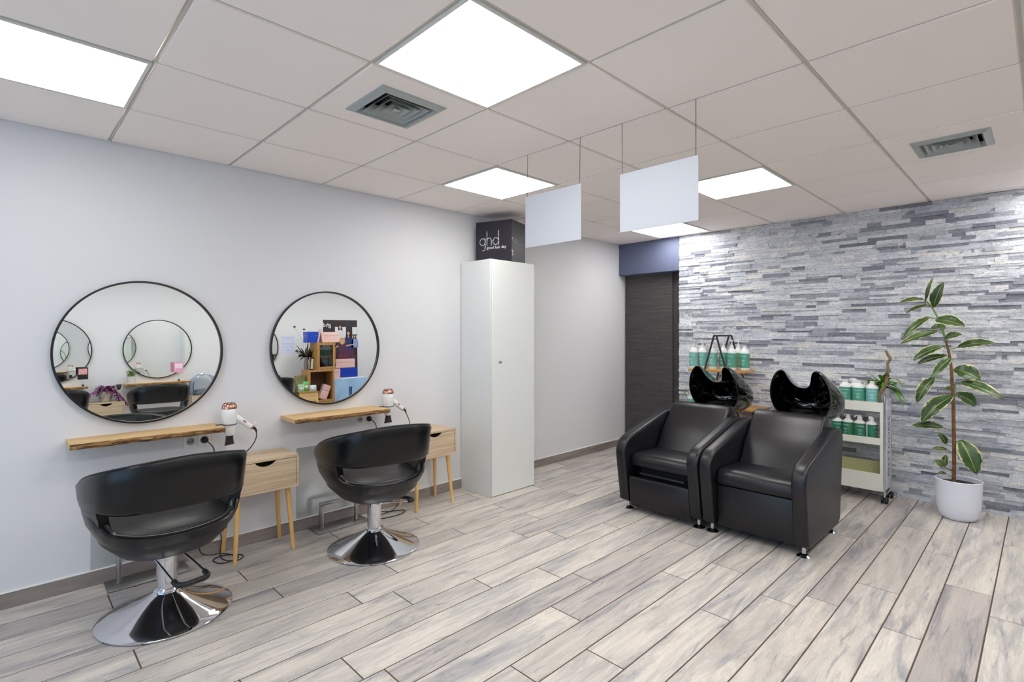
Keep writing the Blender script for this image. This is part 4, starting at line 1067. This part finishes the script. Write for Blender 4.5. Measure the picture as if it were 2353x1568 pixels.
# poster with three printed figures
def poster():
    x0, x1, z0, z1 = 3.905, 4.53, .60, 1.69; cx = (x0+x1)/2
    t = thing('wall_poster', 'reflected dark poster showing printed people, behind the product boxes', 'poster', (cx, YR+.002, z0))
    b = MB().box(-(x1-x0)/2, (x1-x0)/2, 0, .002, 0, z1-z0).build('sheet', POSTD, t); H = z1-z0
    def flat(pts, m, y, name='print'): MB().prism([(p[0], p[1]) for p in pts], 'y', .002, .002+y).build(name, m, b)
    def ell(cx, cz, a, c, m, y, n=20): flat([(cx+a*math.cos(2*PI*i/n), cz+c*math.sin(2*PI*i/n)) for i in range(n)], m, y)
    W = mat('pale_print_window', (212, 218, 224), .6)
    for (a, c, e, f) in ((-.10, .20, .10, .24), (.21, .86, .31, 1.0), (.21, .80, .31, .84)): pass
    flat([(-.10, .78), (.10, .78), (.10, .97), (-.10, .97)], W, .0004)
    flat([(.22, .84), (.31, .84), (.31, .97), (.22, .97)], W, .0004); flat([(.22, .74), (.31, .74), (.31, .82), (.22, .82)], W, .0004)
    def person(px, hz, top, hair, s=1.0, low=None):
        ell(px, hz, .034*s, .052*s, hair, .0008); flat([(px-.036*s, hz), (px+.036*s, hz), (px+.05*s, hz-.10*s), (px-.05*s, hz-.10*s)], hair, .0008)
        ell(px, hz, .021*s, .030*s, SKIN, .0012); flat([(px-.010*s, hz-.02*s), (px+.010*s, hz-.02*s), (px+.012*s, hz-.06*s), (px-.012*s, hz-.06*s)], SKIN, .0012)
        flat([(px-.03*s, hz-.05*s), (px+.03*s, hz-.05*s), (px+.075*s, hz-.075*s), (px+.085*s, hz-.24*s), (px-.085*s, hz-.24*s), (px-.075*s, hz-.075*s)], top, .0010)
        if low: flat([(px-.07*s, hz-.24*s), (px+.07*s, hz-.24*s), (px+.13*s, hz-.46*s), (px-.10*s, hz-.46*s)], low, .0010)
    person(-.005, .965, mat('pale_print_blouse', (206, 206, 216), .6), HAIR, 1)
    person(.145, .855, NAVY, HAIR, 1.15, PLUM); person(.265, .80, LBLUE, HAIR, .8)
    ell(.03, .725, .055, .06, BLOND, .0014); ell(.03, .715, .026, .035, SKIN, .0018)
    flat([(-.045, .66), (.105, .66), (.09, .50), (-.03, .50)], PLUM, .0016); flat([(-.04, .50), (.10, .50), (.20, .33), (.05, .30), (-.06, .34)], mat('printed_wine', (104, 44, 62), .6), .0016)
    flat([(.10, .655), (.29, .68), (.29, .665), (.10, .63)], SKIN, .0018); flat([(-.045, .655), (-.14, .60), (-.135, .59), (-.04, .63)], SKIN, .0018); flat([(.06, .40), (.12, .40), (.13, .33), (.08, .32)], RED, .0019)
    put(text_mb('ghd', .10), frame((-.245, .003, H-.09), (-1, 0, 0), (0, 0, 1))).build('lettering', INK, b)
poster()
# display unit with the blue poster on its front
t = thing('display_stand', 'reflected low display stand with a pale blue straightener print', 'stand', (4.175, YR+.2, 0))
MB().box(-.305, .305, -.19, .19, 0, .708, .003).build('body', mat('white_display', (226, 230, 236), .5), t)
b = MB().box(-.30, .30, .19, .192, .02, .70).build('print', SKYP, t)
MB().prism([(-.012, .56), (.02, .56), (.012, .30), (.004, .20), (-.004, .30)], 'y', .192, .1926).build('straightener_print', BLUE, b)
MB().prism([(.026, .56), (.046, .56), (.03, .28), (.012, .30)], 'y', .192, .1926).build('straightener_print', mat('deep_navy', (22, 30, 66), .5), b)
# crates
def crate(x0, x1, z0, z1, d, name, label, glass):
    t = thing(name, label, 'crate', ((x0+x1)/2, YR+.42, z0)); h = (x1-x0)/2; H = z1-z0; th = .018
    mb = MB(); mb.box(-h, -h+th, -d/2, d/2, 0, H); mb.box(h-th, h, -d/2, d/2, 0, H); mb.build('side', CRATE, t)
    mb = MB(); mb.box(-h+th, h-th, -d/2, d/2, 0, th); mb.box(-h+th, h-th, -d/2, d/2, H-th, H); mb.build('board', CRATEX, t)
    MB().box(-h+th, h-th, -d/2, -d/2+.01, th, H-th).build('back', CRATED, t)
    if glass:
        f = .045; mb = MB(); mb.box(-h, -h+f, d/2, d/2+.015, 0, H); mb.box(h-f, h, d/2, d/2+.015, 0, H); mb.box(-h+f, h-f, d/2, d/2+.015, 0, f); mb.box(-h+f, h-f, d/2, d/2+.015, H-f, H)
        dr = mb.build('door', CRATE, t); MB().box(-h+f, h-f, d/2+.005, d/2+.009, f, H-f).build('pane', CABGLASS, dr)
        mb = MB(); 
        for z in (.05, H-.08): mb.box(h-.012, h+.003, d/2+.015, d/2+.018, z, z+.035)
        mb.build('hinge', BLACK, dr)
    else:
        mb = MB(); mb.box(-h-.0, -h+.03, d/2, d/2+.014, 0, H); mb.box(h-.03, h, d/2, d/2+.014, 0, H); mb.box(-h+.03, h-.03, d/2, d/2+.014, 0, .03); mb.box(-h+.03, h-.03, d/2, d/2+.014, H-.03, H); mb.build('front_frame', CRATE, t)
    return t
crate(3.41, 3.83, .0, .375, .26, 'wooden_crate', 'reflected bottom wooden crate under the two stacked ones', False)
crate(3.41, 3.83, .376, .875, .26, 'wooden_crate', 'reflected open wooden crate holding a tilted pink box', False)
crate(3.55, 3.86, .876, 1.305, .24, 'glazed_cabinet', 'reflected small wooden cabinet with a glass door, on the crates', True)
def cart(x0, x1, y0, y1, z0, z1, m, label, ry=0, grp='styling tool gift boxes on display'):
    t = thing('gift_box', label, 'box', ((x0+x1)/2, (y0+y1)/2, z0), 0, grp); h = (x1-x0)/2; d = (y1-y0)/2; H = z1-z0
    if ry: t.rotation_euler = (0, ry, 0)
    MB().box(-h, h, -d, d, 0, H*.62, .002, 1).build('tray', m, t); MB().box(-h-.0015, h+.0015, -d-.0015, d+.0015, H*.64, H, .002, 1).build('lid', m, t)
    return t
cart(3.43, 3.60, YR+.33, YR+.50, 1.306, 1.475, BLUE, 'reflected blue gift box at the top of the crate tower')
cart(3.66, 3.97, YR+.36, YR+.46, 1.306, 1.47, PINK, 'reflected long pink gift box at the top of the crate tower')
t = thing('gift_box', 'reflected pink tent-folded box standing between the blue and pink ones', 'box', (3.63, YR+.475, 1.306), 0, 'styling tool gift boxes on display')
MB().prism([(-.05, 0), (-.038, 0), (.002, .19), (.03, 0), (.042, 0), (.008, .215), (-.004, .215)], 'y', -.01, .05).build('card', PINK, t)
cart(3.95, 4.36, YR+.13, YR+.23, .872, 1.02, PINK, 'reflected widest pink gift box, topmost beside the poster')
cart(3.875, 4.03, YR+.26, YR+.36, .71, .868, PINK, 'reflected short pink gift box on the display stand corner')
cart(4.065, 4.40, YR+.08, YR+.24, .71, .868, BLUE, 'reflected blue gift box supporting the widest pink one')
cart(3.60, 3.72, YR+.42, YR+.50, .405, .64, PINK, 'reflected pink gift box leaning inside the open crate', .38)
# little frames and feathers
t = thing('feather_vase', 'reflected bunch of brown peacock feathers in a slim dark vase', 'feathers', (3.47, YR+.34, .876))
MB().lathe([(0, 0), (.030, 0), (.034, .08), (.022, .20), (.019, .20), (.028, .08), (0, .01)], 20).build('vase', mat('grey_vase', (112, 106, 100), .4), t)
mb = MB(); rnd = random.Random(2)
for i in range(120):
    a = rnd.uniform(-3.4, 1.2); strap(mb, (rnd.uniform(-.01, .01), 0, .19), (math.cos(a), math.sin(a)*.6, 0), rnd.uniform(.08, .20), .013, rnd.uniform(-.1, 1.2), 6, rnd.uniform(.4, 1.6))
for (x, z) in ((-.18, .68), (-.03, .64), (-.15, .30), (-.10, .22)):
    mb.tube([(0, 0, .18), (x*.4, 0, z*.7), (x, 0, z)], .0012, 5, 6); mb.sphere((x, 0, z), .018, 8, (1.2, .3, .8))
mb.build('feather', FEATH, t)
t = thing('picture_frame', 'reflected small leaning frame with a pale figure beside the feather vase', 'frame', (3.475, YR+.52, .876)); t.rotation_euler = (-.2, 0, 0)
MB().box(-.03, .03, -.006, .006, 0, .20, .002).build('frame', BLACK, t); MB().box(-.018, .018, .006, .0075, .02, .18).build('print', mat('ivory_print', (214, 200, 160), .6), t)
# pouches on a small wooden stand beside the crates
t = thing('wooden_stand', 'reflected small honey wood stand under the colourful pouches', 'stand', (3.33, YR+.67, 0))
for sx in (-.13, .13):
    for sy in (-.07, .07): MB().box(sx-.015, sx+.015, sy-.015, sy+.015, 0, .545).build('leg', PINE_Z, t)
MB().box(-.15, .15, -.09, .09, .545, .565, .002).build('top', CRATEX, t); MB().box(-.145, .145, .068, .084, .42, .545).build('apron', OAK, t)
def pouch(x, y, z, w, h, m, label, rz=0, tilt=0):
    t = thing('pouch', label, 'pouch', (x, y, z), rz, 'small product pouches'); mb = MB(); n = 6; vs = []; fs = []
    for k in range(n+1):
        v = k/n; th = .020*math.sin(PI*(.15+.8*(1-v)))
        for (a, b) in ((-1, 0), (-.5, 1), (.5, 1), (1, 0), (.5, -1), (-.5, -1)): vs.append((a*w/2*(1-.06*v), b*th, h*v))
    for k in range(n):
        for q in range(6): fs.append((k*6+q, k*6+(q+1) % 6, (k+1)*6+(q+1) % 6, (k+1)*6+q))
    fs += [tuple(range(6))[::-1], tuple(n*6+q for q in range(6))]
    mb.add(vs, fs).build('bag', m, t, 60); MB().box(-w*.30, w*.30, .019, .021, h*.35, h*.6).build('label', WHITEP, t)
pouch(3.24, YR+.69, .566, .10, .11, MINT, 'reflected mint green pouch on the wooden stand'); pouch(3.33, YR+.65, .566, .09, .15, GPOUCH, 'reflected bright green pouch on the wooden stand')
pouch(3.41, YR+.72, .566, .10, .09, FLORAL, 'reflected pale floral pouch on the wooden stand', .3); 
tag(MB().box(3.24, 3.39, YR+.44, YR+.50, .0, .80, .002).build('product_column', KHAKI), 'reflected tall khaki product box behind the pouches', 'box')

# ------------------------------------------------------------------ light, world, camera
w = bpy.data.worlds.new('World'); SC.world = w; w.use_nodes = True
bg = w.node_tree.nodes['Background']; bg.inputs[0].default_value = (.56, .75, 1.0, 1); bg.inputs[1].default_value = 2.4
p = bpy.data.lights.new('window_portal', 'AREA'); p.shape = 'RECTANGLE'; p.size = 4.05; p.size_y = 2.1; p.cycles.is_portal = True
po = bpy.data.objects.new('window_portal', p); COL.objects.link(po); po.location = (XF-.02, -2.55, 1.2); po.rotation_euler = (0, -PI/2, 0)

cam = bpy.data.cameras.new('Camera'); co = bpy.data.objects.new('Camera', cam); COL.objects.link(co)
cam.sensor_width = 36; cam.sensor_fit = 'HORIZONTAL'; cam.lens = 1201.92/2353*36; cam.shift_y = -21.35/2353; cam.clip_start = .02
co.location = (0, -3.5813, 1.3627); co.rotation_euler = (PI/2, 0, .7957-PI/2); SC.camera = co

vs = SC.view_settings; vs.view_transform = 'Standard'; vs.look = 'None'; vs.gamma = 1; vs.exposure = 0.10; vs.use_curve_mapping = False
SC.cycles.max_bounces = 14; SC.cycles.diffuse_bounces = 7; SC.cycles.glossy_bounces = 8; SC.cycles.transparent_max_bounces = 12
